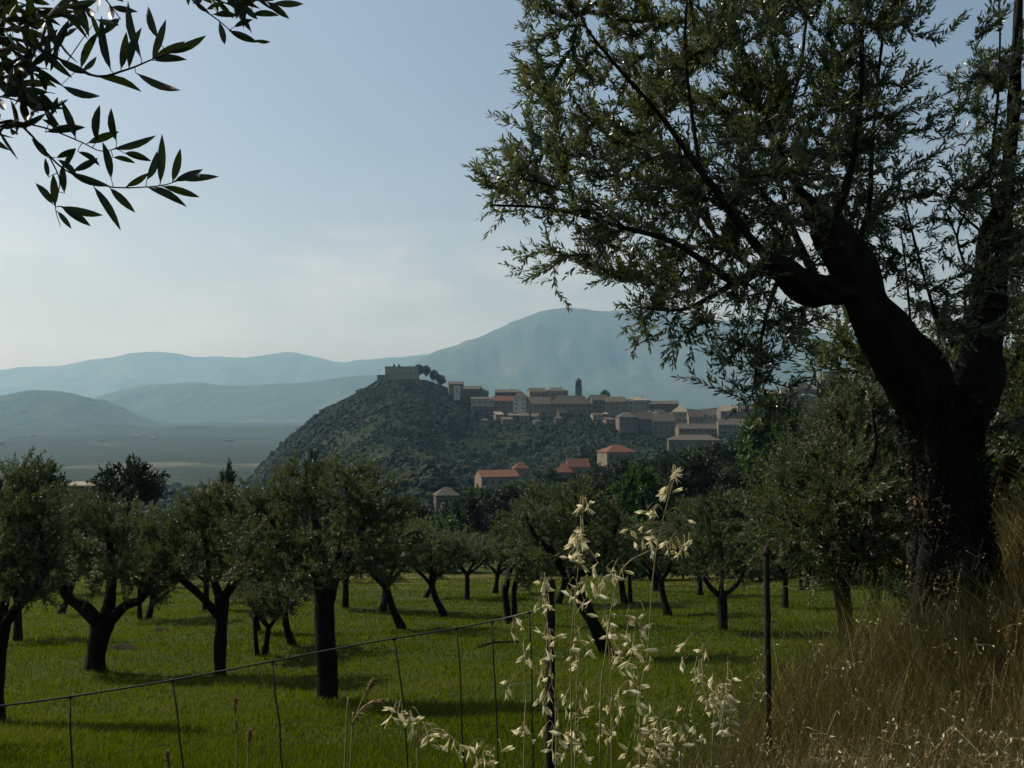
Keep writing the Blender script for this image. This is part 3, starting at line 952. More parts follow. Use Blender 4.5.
def finish_tree(root, base, limbs, targets, rg, lm, bm='bark', gn=.14, k=10, spacing=.03, ll=.07, lw=.016, kind='four', step=.12, leaf_len=.5, bend=.25, up=.15, tip=.0022, seed=0, curl=.15, shoots=0, shl=.2, shup=.35, droop=-.1, keep_inner=True, outw=.45, fold=.25, wobble=.14, srand=.6, jit=1.0):
    tw, paths = grow(limbs, targets, rg, step=step, leaf_len=leaf_len, bend=bend, up=up, tip=tip)
    if shoots:
        sh, s0, s1 = [], [], []
        cen = targets.mean(0)
        for p in paths:
            for _ in range(shoots):
                a = p[max(0, len(p) - 1 - int(rg.integers(0, 3)))]
                o_ = unit(a - cen)
                d = unit(o_ * outw + unit(p[-1] - p[0]) * .35 + np.array([0, 0, shup]) + unit(rg.normal(size=3)) * srand)
                l_ = shl * rg.uniform(.5, 1.25)
                u = np.linspace(0, 1, 5)[:, None]
                sh.append(a + d * l_ * u + np.array([0, 0, droop * l_]) * u * u + rg.normal(size=3) * l_ * .08 * u * (1 - u))
                s0.append(sh[-1][:-1]); s1.append(sh[-1][1:])
        s0, s1 = np.concatenate(s0), np.concatenate(s1)
        tw = (np.concatenate([tw[0], s0]), np.concatenate([tw[1], s1]), np.concatenate([tw[2], np.full(len(s0), tip * .6)]), np.concatenate([tw[3], np.full(len(s0), tip * .5)]))
        paths = (paths if keep_inner else []) + sh
    g = Geo()
    for i_, (p, r) in enumerate(limbs):
        wob = 1 + wobble * fbm(np.arange(len(p)) * .22, np.zeros(len(p)) + seed + i_, seed, 3)
        tube(g, p, r * wob, k if r.max() > .03 else 6, gn if r.max() > .03 else 0, seed + i_)
    segs(g, *tw, k=4 if kind == 'six' else 3)
    g.obj("trunk", M[bm], root, base, smooth=True)
    lp, ld = leaf_points(paths, rg, spacing, jit)
    g = Geo()
    L_ = ll * rg.uniform(.65, 1.2, len(lp))
    leaves(g, lp, ld, L_, lw * rg.uniform(.8, 1.2, len(lp)), rg, kind=kind, curl=curl, fold=fold)
    g.obj("crown", M[lm], root, base)
    return len(lp)


def clumps(n_cl, centre, radii, per, cr, rg, shell=.4):
    """twig targets gathered in clumps through an ellipsoid, so that gaps open between them"""
    c = in_ell(centre, radii, n_cl, rg, shell)
    return np.concatenate([in_ell(x_, np.array([1, 1, .8]) * cr * rg.uniform(.6, 1.3), per, rg, .5) for x_ in c])


GO = "olive trees of the meadow grove"


def px_tree(label, seed, bpx, bpy_, trunk, limbs_px, ells, nt, lm='olive_grove', group=GO, Yover=None, ll=.085, lw=.022, spacing=.034, name="olive_tree", cat="olive tree", flare=1.1, step=.14):
    """an olive tree whose stem, limbs and crown masses are given as the photo shows them, at the tree's own distance
    trunk: [(px, py, width px)], limbs: [[(px, py, depth, width)]], ells: [(px, py, rx, ry, depth, share)]"""
    rg = np.random.default_rng(seed)
    b = hit(bpx, bpy_) if Yover is None else np.array([*P(bpx, bpy_, Yover)[:2], 0.])
    b[2] = ground_z(b[0], b[1])
    Y = b[1]; m_ = Y / F
    t = thing(name, b, label, cat, group)
    tp = [b - np.array([0, 0, .25]), b + np.array([0, 0, .02])] + [P(x_, y_, Y) for x_, y_, _ in trunk]
    tr = [trunk[0][2] * m_ * .5 * flare * 1.15, trunk[0][2] * m_ * .5 * flare] + [w_ * m_ * .5 for _, _, w_ in trunk]
    ls = [limb(tp, tr)]
    for l in limbs_px:
        ls.append(limb([P(x_, y_, Y + dz) for x_, y_, dz, _ in l], [w_ * m_ * .42 for *_, w_ in l]))
    tot = sum(e_[5] for e_ in ells)
    tg = []
    for x_, y_, rx, ry, dz, sh in ells:
        n_ = max(3, int(nt * sh / tot / 9))
        tg.append(clumps(n_, P(x_, y_, Y + dz), (rx * m_, (rx + ry) * .5 * m_, ry * m_), 9, .16 * (rx + ry) * m_ * .5 + .12, rg))
    finish_tree(t, b, ls, np.concatenate(tg), rg, lm, spacing=spacing, ll=ll, lw=lw, seed=seed, step=step, leaf_len=.42, shoots=2, shl=.30, shup=.6)
    return t


# ------------------------------------------------------------------ the meadow grove
px_tree("olive with short stout trunk forking low into a wide V, left in the meadow", 101, 95, 671,
        [(96, 655, 18), (100, 635, 19), (104, 622, 23)],
        [[(103, 628, 0, 18), (85, 608, -.2, 15), (66, 594, -.3, 11), (58, 560, -.3, 8), (62, 530, -.2, 5)], [(105, 626, 0, 18), (110, 600, .2, 14), (112, 570, .3, 10), (108, 530, .2, 6)],
         [(106, 624, 0, 15), (125, 606, .1, 12), (142, 598, .2, 9), (155, 570, .1, 7), (150, 535, 0, 4)]],
        [(80, 540, 42, 50, -.2, 1), (115, 533, 46, 40, .5, 1), (150, 560, 34, 44, .2, .8), (60, 580, 24, 26, 0, .35), (120, 575, 40, 24, -.8, .5)], 1250)
px_tree("straight trunked olive with one limb reaching left, second of the left front row", 102, 220, 676,
        [(220, 650, 11.5), (222, 615, 12), (222, 596, 14)],
        [[(220, 618, 0, 11), (205, 600, -.2, 9), (185, 582, -.3, 8), (168, 570, -.3, 6), (162, 545, -.2, 4)], [(222, 602, 0, 12), (212, 575, .2, 8), (205, 540, .2, 6), (200, 515, .2, 4)],
         [(222, 600, 0, 12), (238, 575, -.1, 9), (246, 545, -.2, 6), (242, 515, -.2, 4)]],
        [(190, 535, 38, 42, 0, 1), (235, 530, 38, 46, .3, 1), (165, 560, 24, 30, -.3, .5), (215, 565, 44, 22, -.7, .5), (215, 505, 34, 24, .2, .6)], 1150)
px_tree("tallest front olive with a thick upright dark trunk and broad crown", 103, 327, 700,
        [(327, 675, 19), (326, 640, 19), (325, 605, 20), (326, 582, 24)],
        [[(325, 590, 0, 14), (308, 568, -.3, 11), (285, 545, -.4, 8), (268, 515, -.4, 5)], [(326, 588, 0, 14), (322, 550, .3, 10), (312, 510, .4, 7), (305, 480, .3, 4)],
         [(327, 588, 0, 14), (345, 560, -.2, 11), (362, 530, -.3, 8), (372, 500, -.3, 5)], [(327, 586, 0, 11), (340, 550, .5, 8), (350, 510, .6, 6), (345, 480, .5, 4)]],
        [(265, 535, 38, 46, -.2, 1), (315, 500, 48, 42, .2, 1.3), (365, 510, 42, 46, .1, 1.2), (330, 555, 62, 28, -.9, .7), (385, 555, 28, 30, .2, .5), (290, 570, 34, 18, -.3, .3), (250, 560, 20, 24, .2, .3)], 1700)
px_tree("crooked olive whose dark trunk slants down to the right behind the oats", 104, 606, 654,
        [(598, 634, 14), (588, 612, 14), (577, 590, 14), (570, 574, 16)],
        [[(570, 578, 0, 13), (555, 556, -.2, 9), (535, 535, -.3, 6), (525, 515, -.2, 4)], [(571, 578, 0, 13), (575, 550, .3, 9), (580, 520, .4, 6), (575, 495, .3, 4)], [(572, 580, 0, 11), (595, 562, 0, 8), (612, 540, .1, 6), (618, 515, .1, 4)]],
        [(540, 530, 38, 44, 0, 1), (585, 515, 40, 42, .3, 1), (615, 535, 32, 40, .1, .8), (570, 555, 50, 22, -.6, .5)], 1200)
px_tree("slim olive with a low Y shaped fork between the two iron posts", 105, 723, 631,
        [(723, 615, 9), (722, 600, 9), (721, 594, 10)],
        [[(721, 597, 0, 7), (708, 584, 0, 5), (698, 565, 0, 4)], [(722, 596, 0, 7), (738, 583, 0, 5), (748, 560, 0, 4)], [(721, 596, 0, 7), (722, 565, .4, 5), (720, 535, .4, 3)]],
        [(695, 540, 30, 36, 0, 1), (735, 530, 36, 38, .3, 1.1), (720, 560, 44, 20, -.6, .6), (755, 560, 24, 26, 0, .5)], 1000, ll=.10, lw=.027)
px_tree("broad silvery olive filling the space left of the great trunk", 106, 850, 650,
        [(846, 620, 15), (842, 590, 15), (846, 565, 16)],
        [[(846, 570, 0, 12), (862, 540, -.3, 10), (860, 500, -.4, 8), (875, 450, -.3, 5), (872, 410, -.2, 4)], [(845, 572, 0, 12), (828, 545, .2, 9), (810, 510, .3, 7), (800, 465, .2, 4)],
         [(846, 570, 0, 10), (838, 530, .5, 8), (840, 470, .5, 6), (838, 425, .5, 4)], [(848, 568, 0, 10), (880, 555, .2, 8), (900, 520, .3, 6), (908, 470, .2, 4)]],
        [(800, 490, 55, 55, 0, 1.2), (850, 430, 48, 44, .4, 1.1), (875, 480, 55, 65, .2, 1.4), (775, 530, 38, 42, 0, .8), (830, 545, 60, 36, -.9, 1), (890, 560, 34, 46, -.3, .7), (850, 500, 60, 50, -1.0, .9)], 2300, Yover=12.5, ll=.068, lw=.017, spacing=.028)
px_tree("cut off olive at the left edge with a limb reaching right", 107, -8, 722,
        [(-8, 690, 20), (-4, 650, 20), (0, 625, 21)],
        [[(0, 632, 0, 14), (18, 606, -.2, 12), (36, 588, -.3, 10), (45, 560, -.3, 6), (40, 525, -.2, 4)], [(0, 630, 0, 14), (-15, 590, .2, 10), (-25, 540, .2, 6)], [(0, 628, 0, 12), (8, 580, .4, 8), (10, 530, .4, 5)]],
        [(25, 520, 38, 42, 0, 1), (-15, 540, 40, 55, .2, 1), (35, 565, 30, 36, -.2, .7), (5, 580, 36, 24, -.7, .5), (20, 482, 26, 16, .1, .4)], 1300)
px_tree("twin stemmed olive in the middle distance left of the dark iron post", 108, 509, 624,
        [(507, 610, 7), (505, 595, 7), (506, 585, 8)],
        [[(515, 622, .1, 7), (514, 605, .1, 7), (515, 585, .1, 6), (525, 560, .1, 4)], [(506, 588, 0, 6), (515, 560, 0, 4), (535, 535, 0, 3)], [(506, 588, 0, 6), (512, 550, .4, 4), (515, 520, .4, 3)]],
        [(520, 535, 28, 38, 0, 1), (548, 530, 30, 40, .4, 1), (535, 570, 38, 18, -.5, .5)], 800, ll=.12, lw=.034, spacing=.045)


def proto_olive(seed, h, lean, fork, ncr, ll=.11, lw=.032, stems=1):
    """a whole olive tree of height h at the origin: (trunk, limbs, crown)"""
    rg = np.random.default_rng(seed)
    b = np.zeros(3)
    t = thing("olive_tree", b, "olive tree", "olive tree", GO)
    top = np.array([lean, lean * .3, h * fork])
    ls = [limb([[0, 0, -.3], [0, 0, .0], top * .5 + np.array([lean * .1, 0, 0]), top], [.2, .16, .125, .12])]
    if stems == 2:
        ls.append(limb([[.3, .1, -.3], [.28, .1, 0], top * .5 + np.array([.4, .2, 0]), top + np.array([.5, .3, .3])], [.13, .11, .09, .07]))
    nl = 4
    tg = []
    for i_ in range(nl):
        a = 2 * np.pi * i_ / nl + rg.uniform(-.4, .4)
        e_ = top + np.array([math.cos(a), math.sin(a), 0]) * h * .26 + np.array([0, 0, h * (.9 - fork) * rg.uniform(.55, .85)])
        mid = top * .5 + e_ * .5 + np.array([math.cos(a), math.sin(a), 0]) * h * .06
        ls.append(limb([top - np.array([0, 0, .05]), mid, e_], [.085, .06, .025]))
        tg.append(clumps(ncr // nl // 9, e_ + np.array([0, 0, -h * .04]), (h * .23, h * .23, h * .2), 9, h * .07, rg))
    tg.append(clumps(ncr // 3 // 9, top + np.array([0, 0, h * .27]), (h * .33, h * .33, h * .2), 9, h * .07, rg))
    finish_tree(t, b, ls, np.concatenate(tg), rg, 'olive_grove', spacing=.05, ll=ll, lw=lw, seed=seed, step=.16, leaf_len=.45, shoots=2, shl=.30, shup=.6)
    return t


OP = [proto_olive(201, 4.0, -.55, .36, 700), proto_olive(202, 4.0, .1, .38, 700), proto_olive(203, 4.0, -.2, .30, 650, stems=2), proto_olive(204, 4.0, .3, .33, 620)]
used = set()


def place(pi, px_, py_, ytop, rz, label, sxy=1.0, group=GO, Y=None):
    b = hit(px_, py_) if Y is None else P(px_, py_, Y)
    b[2] = ground_z(b[0], b[1])
    hgt = P(px_, ytop, b[1])[2] - b[2]
    s_ = hgt / 4.0
    r_ = OP[pi]
    if pi not in used:
        used.add(pi)
        r_.location = b; r_.rotation_euler.z = rz; r_.scale = (s_ * sxy, s_ * sxy, s_); r_["label"] = label
        if group: r_["group"] = group
        return r_
    return dup(r_, b, rz, (s_ * sxy, s_ * sxy, s_), label, group)


for a in [
    (0, 402, 629, 508, 0.2, "olive with a thin trunk leaning left, right behind the tallest front olive", 1.0),
    (0, 445, 617, 522, -.2, "small round olive leaning left in the open middle of the meadow", 1.05),
    (1, 467, 600, 532, 1.2, "little far olive right of the round leaning one", 1.15),
    (3, 668, 616, 512, 2.2, "thin far olive just left of the Y forked slim one", 1.0),
    (1, 656, 592, 520, 3.0, "farthest thin olive behind the oat heads", 1.2),
    (1, 785, 608, 520, .7, "small olive right of the right iron post", 1.0),
    (2, 806, 590, 525, 1.9, "farthest small olive right of the right iron post", 1.1),
    (2, 264, 656, 560, 2.6, "low bushy olive with two thin forked stems between the front trunks", 1.0),
    (0, 292, 645, 545, 1.0, "small olive with a tilted stem just left of the tallest front olive", 1.1),
    (3, 257, 632, 540, 4.4, "shaded small olive behind the low bushy one", 1.15),
    (1, 345, 608, 525, 5.0, "far upright olive seen right past the tallest front trunk", 1.2),
    (3, 383, 612, 525, 1.0, "far olive behind the thin left leaning one", 1.1),
    (1, 18, 641, 525, 2.0, "dark olive standing behind the cut off left edge tree", 1.1),
    (2, 148, 620, 530, 3.4, "olive behind the gap between the V forked tree and the straight one", 1.15),
    (3, 558, 604, 520, 5.6, "far olive behind the crooked slanting trunk", 1.2),
    (2, 625, 603, 522, .3, "far twin stemmed olive behind the oats", 1.2),
    (1, 700, 596, 530, 4.1, "hazy far olive behind the Y forked slim one", 1.25),
    (0, 425, 598, 535, 2.9, "farthest olive of the open middle row", 1.2),
    (3, 495, 594, 530, 4.9, "far olive behind the twin stemmed one", 1.2),
    (1, 205, 612, 530, 5.4, "far olive behind the straight trunked one", 1.15),
    (0, 60, 615, 530, 3.9, "far olive behind the V forked tree's left limb", 1.15),
]:
    place(*a)
place(2, -205, 0, 455, 1.0, "olive just outside the left edge shading the near meadow", 1.1, GO, Y=12.3)
for lab, ax, ay, bx, by in (("pale fallen branch lying in the meadow grass before the twin stemmed olive", 478, 649, 520, 645),):
    a_, b_ = hit(ax, ay), hit(bx, by)
    t = thing("fallen_branch", a_, lab, "branch")
    pp = catmull([a_ + [0, 0, .05], a_ * .6 + b_ * .4 + [0, .05, .12], b_ + [0, 0, .10]], 14)
    g = Geo(); tube(g, pp, np.linspace(.045, .02, 14), 8, .15, 4); tube(g, np.array([pp[6], pp[6] + [.05, -.08, .16], pp[6] + [.18, -.12, .22]]), [.02, .014, .006], 6)
    g.obj("wood", M['twig'], t, a_, smooth=True)
for lab, mx_, my_, rr_ in (("dark earth mound in the grass right of the V forked olive", 122, 649, .42), ("low dark earth mound far back between the left trunks", 160, 632, .4)):
    c_ = hit(mx_, my_)
    g = Geo(); th = np.linspace(0, 6.283, 18, endpoint=False)
    v = [c_ + [0, 0, .15]]
    for q_ in (.35, .7, 1.05):
        rn = 1 + .25 * np.sin(th * 3 + mx_) + rg.normal(size=18) * .08
        v += [c_ + [math.cos(a) * rr_ * q_ * k_ * 1.5, math.sin(a) * rr_ * q_ * k_, .15 * (1 - q_) - .02 * q_ + rg.normal() * .012] for a, k_ in zip(th, rn)]
    fq = [[1 + r_ * 18 + j_, 1 + r_ * 18 + (j_ + 1) % 18, 1 + (r_ + 1) * 18 + (j_ + 1) % 18, 1 + (r_ + 1) * 18 + j_] for r_ in range(2) for j_ in range(18)]
    g.add(np.array(v), fq, [[0, 1 + (j_ + 1) % 18, 1 + j_] for j_ in range(18)])
    tag(g.obj("earth_mound", M['soil'], None, c_, smooth=True), lab, "earth mound")
# the olive behind the great tree, on the bank
place(3, 965, 0, 268, .4, "shaded olive on the bank behind the great tree's right limb", 1.15, None, Y=13.5)
place(1, 1040, 0, 330, 2.4, "dense olive on the bank at the right edge of the view", 1.2, None, Y=11.0)


# ------------------------------------------------------------------ trees and bushes beyond the meadow
def proto_broad(seed, h, wdt, low, n, lm, ll, lw, name="broadleaf_tree", cat="tree", tall=False):
    rg = np.random.default_rng(seed)
    t = thing(name, (0, 0, 0), name, cat)
    top = np.array([0, 0, h * (.9 if tall else .5)])
    ls = [limb([[0, 0, -.6], [0, 0, 0], [.1, 0, h * .25], top], [h * .035, h * .03, h * .022, h * .012])]
    for i_ in range(5):
        a = i_ * 1.26 + rg.uniform(-.3, .3)
        e_ = np.array([math.cos(a) * wdt * .33, math.sin(a) * wdt * .33, h * rg.uniform(.55, .8)])
        ls.append(limb([[0, 0, h * .28], e_ * .5 + np.array([0, 0, h * .16]), e_], [h * .016, h * .011, h * .005]))
    if tall:
        zz = rg.random(n) ** .9
        a = rg.random(n) * 6.283
        rr_ = wdt * .5 * np.sin(np.pi * np.clip(zz * .93 + .07, 0, 1)) ** .6 * (1 - zz * .45) * rg.random(n) ** .3
        tg = np.stack([np.cos(a) * rr_, np.sin(a) * rr_, h * (low + (1 - low) * zz)], -1)
    else:
        tg = clumps(n // 10, (0, 0, h * (1 + low) / 2), (wdt * .46, wdt * .46, h * (1 - low) * .46), 10, wdt * .11, rg, .33)
    finish_tree(t, np.zeros(3), ls, tg, rg, lm, bm='twig', gn=.08, spacing=.15, ll=ll, lw=lw, seed=seed, step=.5, leaf_len=1.1, tip=.006, shoots=2, shl=h * .085, shup=-.05, kind='hex')
    return t


BP = {'round': proto_broad(301, 10, 8, .12, 1500, 'broad', .36, .20), 'dark': proto_broad(302, 9, 8, .10, 1500, 'darkleaf', .34, .18),
      'tallb': proto_broad(303, 11, 5.5, .3, 650, 'darkleaf', .34, .17), 'cypress': proto_broad(304, 12, 2.6, .05, 900, 'darkleaf', .3, .11, "cypress", "cypress", True),
      'shrub': proto_broad(305, 5, 6.5, .02, 1100, 'broad', .28, .13, "shrub", "shrub"), 'sparse': proto_broad(306, 10, 8, .66, 420, 'darkleaf', .36, .18)}
usedb = set()
BH = {'round': 10, 'dark': 9, 'tallb': 11, 'cypress': 12, 'shrub': 5, 'sparse': 10}
BW = {'round': 8, 'dark': 8, 'tallb': 5.5, 'cypress': 2.6, 'shrub': 6.5, 'sparse': 7}
GB = "trees and bushes beyond the meadow"
for kind, px_, ytop, wpx, Y, rz, label in [
    ('round', 772, 398, 78, 120, .5, "bright round green tree below the upper right houses"),
    ('cypress', 822, 368, 11, 210, 0, "slim dark cypress beside the flat roof at the far right of the town"),
    ('dark', 846, 378, 60, 150, 1, "dark broad tree under the great tree's lower limb"),
    ('sparse', 128, 466, 66, 75, .8, "dark flat headed tree rising over the left grove"),
    ('tallb', 228, 462, 22, 95, 2, "thin single tree rising over the grove before the barn"),
    ('sparse', 38, 468, 50, 62, 1.3, "open topped tree rising over the left edge olives"),
    ('tallb', 315, 450, 26, 85, .2, "dark pointed tree rising behind the tallest front olive"),
    ('dark', 690, 455, 70, 130, .3, "dark rounded tree under the large tan house"),
    ('round', 640, 468, 62, 125, 1.4, "green tree below the lone red roofed house"),
    ('shrub', 700, 505, 90, 95, .6, "low bright bush behind the Y forked slim olive"),
    ('dark', 735, 470, 66, 105, 2.4, "dark tree left of the bright round tree"),
    ('shrub', 650, 520, 84, 90, 1.1, "low bush behind the oat heads"),
    ('dark', 595, 478, 70, 140, 2.9, "dark tree under the two red roofs"),
    ('round', 545, 488, 64, 135, .9, "rounded tree right below the orange roofed tall house"),
    ('tallb', 470, 490, 34, 150, 1.7, "narrow dark tree between the brown house and the tall house"),
    ('dark', 410, 500, 64, 140, 2.2, "dark tree at the foot of the town hill"),
    ('shrub', 440, 520, 90, 110, .1, "low bush behind the small round leaning olive"),
    ('round', 360, 500, 58, 130, 3.3, "tree behind the right side of the tallest front olive"),
    ('shrub', 520, 515, 80, 105, 2.0, "low bush behind the twin stemmed olive"),
    ('shrub', 590, 525, 80, 100, 2.8, "low bush behind the crooked slanting trunk"),
    ('dark', 270, 495, 60, 140, 1.9, "dark tree behind the low bushy olive"),
    ('shrub', 205, 518, 90, 110, .7, "low bush before the tan roofed barn"),
    ('shrub', 150, 512, 84, 105, 1.5, "low bush below the dark flat headed tree"),
    ('dark', 85, 512, 66, 150, .4, "dark tree in front of the long shed"),
    ('shrub', 30, 515, 90, 105, 2.6, "low bush behind the left edge olives"),
    ('shrub', 760, 520, 84, 85, 3.1, "low bush behind the right iron post"),
    ('shrub', 330, 520, 84, 112, 1.8, "low bush behind the tallest front trunk"),
    ('dark', -15, 498, 60, 120, 2.7, "dark tree cut by the left edge"),
    ('shrub', 835, 515, 90, 70, .9, "low bush behind the broad silvery olive"),
    ('dark', 905, 440, 90, 80, 2.1, "dark tree behind the great trunk's left side"),
    ('round', 1000, 400, 120, 60, 1.2, "green tree behind the great trunk's right side"),
]:
    b = P(px_, 500, Y); b[2] = ground_z(b[0], b[1])
    h_ = P(px_, ytop, Y)[2] - b[2]
    sz = h_ / BH[kind]; sx_ = wpx * Y / F / BW[kind]
    # the crown keeps its own shape; stand the tree no taller than its width allows
    if sz > 2.2 * sx_ and kind != 'cypress':
        sx_ = sz / 2.2
    r_ = BP[kind]
    if kind not in usedb:
        usedb.add(kind)
        r_.location = b; r_.rotation_euler.z = rz; r_.scale = (sx_, sx_, sz); r_["label"] = label; r_["group"] = GB
    else:
        dup(r_, b, rz, (sx_, sx_, sz), label, GB)

rgb = np.random.default_rng(63)
for i_ in range(46):
    kind = ['dark', 'round', 'dark', 'tallb', 'dark'][i_ % 5]
    px_ = 372 + (i_ * 9.1 + rgb.uniform(-8, 8)); Y = rgb.uniform(190, 430)
    if px_ > 800: continue
    ytop = np.interp(px_, [370, 430, 480, 520, 600, 660, 730, 800], [503, 503, 490, 478, 464, 455, 446, 436]) + rgb.uniform(-3, 14)
    b = P(px_, 500, Y); b[2] = max(ground_z(b[0], b[1]), P(px_, ytop, Y)[2] - 15)
    h_ = P(px_, ytop, Y)[2] - b[2]
    sz = max(.6, h_ / BH[kind])
    b[2] = P(px_, ytop, Y)[2] - sz * BH[kind]
    dup(BP[kind], b, rgb.uniform(0, 6.28), (sz * 1.15, sz * 1.15, sz), "one of the trees massed on the slope between the grove and the town", "trees massed below the town")
for px_, ytop, lab in ((419, 364.5, "dark tree touching the right end of the summit fortress"), (426, 365.5, "second dark summit tree right of the fortress"), (434, 370, "rounded dark tree where the summit slopes down to the town"),
                       (441, 375, "rightmost dark tree of the summit group"), (394, 363.8, "left one of two tiny trees standing over the fortress roof"), (399, 364, "right one of two tiny trees standing over the fortress roof"),
                       (605, 390, "dark tree standing over the gabled house right of the bell tower")):
    Y = 1160 if px_ not in (605, 583) else 1112
    tp = P(px_, ytop, Y)[2]
    hgt = 13 if px_ not in (394, 399) else 17
    b = P(px_, 400, Y); b[2] = tp - hgt
    w_ = .9 if px_ not in (394, 399, 583) else .3
    dup(BP['round' if w_ > .5 else 'dark'], b, px_, (w_ * 1.5, w_ * 1.5, hgt / (10 if w_ > .5 else 9)), lab, "trees on the summit and in the town")

# ------------------------------------------------------------------ the great olive on the right
rg = np.random.default_rng(77)
GY = 7.7
gb = np.array([*P(958, 640, GY)[:2], 0.]); gb[2] = ground_z(gb[0], gb[1])
gt = thing("olive_tree", gb, "great old olive with thick crooked trunk filling the right", "olive tree")
m_ = GY / F


def GL(l, n=None):
    return limb([P(x_, y_, GY + dz) for x_, y_, dz, _ in l], [w_ * m_ * (.5 if w_ > 24 else .27) for *_, w_ in l], n)


big = [
    limb([gb - [0, 0, .3], gb + [0, 0, .02], P(957, 610, GY), P(953, 560, GY), P(950, 510, GY), P(946, 460, GY), P(936, 415, GY), P(918, 378, GY - .05), P(893, 345, GY - .15), P(870, 310, GY - .25), P(855, 275, GY - .3), P(836, 245, GY - .35), P(824, 224, GY - .35)],
         np.array([118, 102, 84, 70, 62, 61, 60, 50, 41, 36, 34, 31, 28]) * m_ * .5),
    GL([(952, 440, 0, 50), (972, 395, .1, 42), (984, 340, .2, 34), (990, 285, .25, 30), (998, 235, .3, 27), (1008, 170, .3, 20), (1014, 100, .2, 22), (1018, 20, .2, 14), (1022, -60, .2, 8)]),
    GL([(852, 290, -.3, 27), (822, 292, -.4, 25), (797, 282, -.5, 27), (776, 268, -.55, 27), (756, 272, -.6, 19), (736, 282, -.65, 14), (705, 262, -.7, 12), (668, 240, -.8, 9), (625, 228, -.85, 7), (590, 218, -.9, 5), (545, 208, -1.0, 4), (490, 205, -1.0, 3)]),
    GL([(625, 228, -.85, 6), (600, 208, -.9, 5), (575, 196, -.9, 4), (530, 180, -.9, 3), (480, 185, -1, 2.5)]),
    GL([(736, 282, -.65, 14), (705, 300, -.6, 9), (680, 310, -.5, 6), (640, 308, -.5, 4)]),
    GL([(776, 268, -.55, 18), (740, 225, -.7, 13), (700, 170, -.8, 10), (660, 115, -.8, 8), (620, 70, -.9, 6), (585, 25, -.9, 4), (560, -30, -.9, 3)]),
    GL([(836, 245, -.35, 26), (800, 190, -.1, 16), (770, 130, 0, 12), (745, 60, .1, 9), (725, -20, .1, 6), (710, -90, .1, 4)]),
    GL([(826, 226, -.35, 24), (845, 190, -.4, 13), (858, 130, -.4, 10), (862, 60, -.4, 8), (858, -20, -.4, 6), (850, -110, -.4, 4)]),
    GL([(850, 268, -.3, 20), (868, 215, -.1, 9), (872, 150, 0, 7), (880, 60, 0, 5), (892, -30, 0, 4)]),
    GL([(822, 290, -.4, 16), (790, 220, .5, 11), (780, 150, .7, 9), (800, 70, .8, 7), (810, -20, .8, 5)]),
    GL([(756, 272, -.6, 12), (720, 240, .3, 9), (690, 200, .6, 8), (655, 160, .7, 6), (600, 130, .8, 4), (540, 110, .8, 3)]),
    GL([(700, 170, -.8, 7), (690, 100, -.8, 6), (685, 40, -.7, 5), (690, -40, -.7, 3)]),
    GL([(940, 330, .1, 9), (925, 280, .05, 6), (913, 235, 0, 5), (900, 180, 0, 3)]),
    GL([(912, 340, .1, 6), (906, 270, .1, 4), (900, 225, .1, 3)]),
    GL([(966, 268, .2, 6), (957, 237, .15, 5), (966, 210, .1, 4), (972, 180, .1, 3)]), GL([(957, 237, .15, 4), (945, 210, .1, 3)]),
    GL([(988, 250, .25, 9), (982, 233, .2, 6), (962, 215, .2, 4), (945, 195, .2, 3)]),
    GL([(1000, 235, .3, 10), (990, 180, .1, 7), (997, 110, 0, 6), (1000, 40, 0, 4), (998, -20, 0, 3)]),
    GL([(776, 285, -.55, 10), (765, 320, -.6, 6), (758, 360, -.6, 4), (752, 395, -.6, 3)]),
]
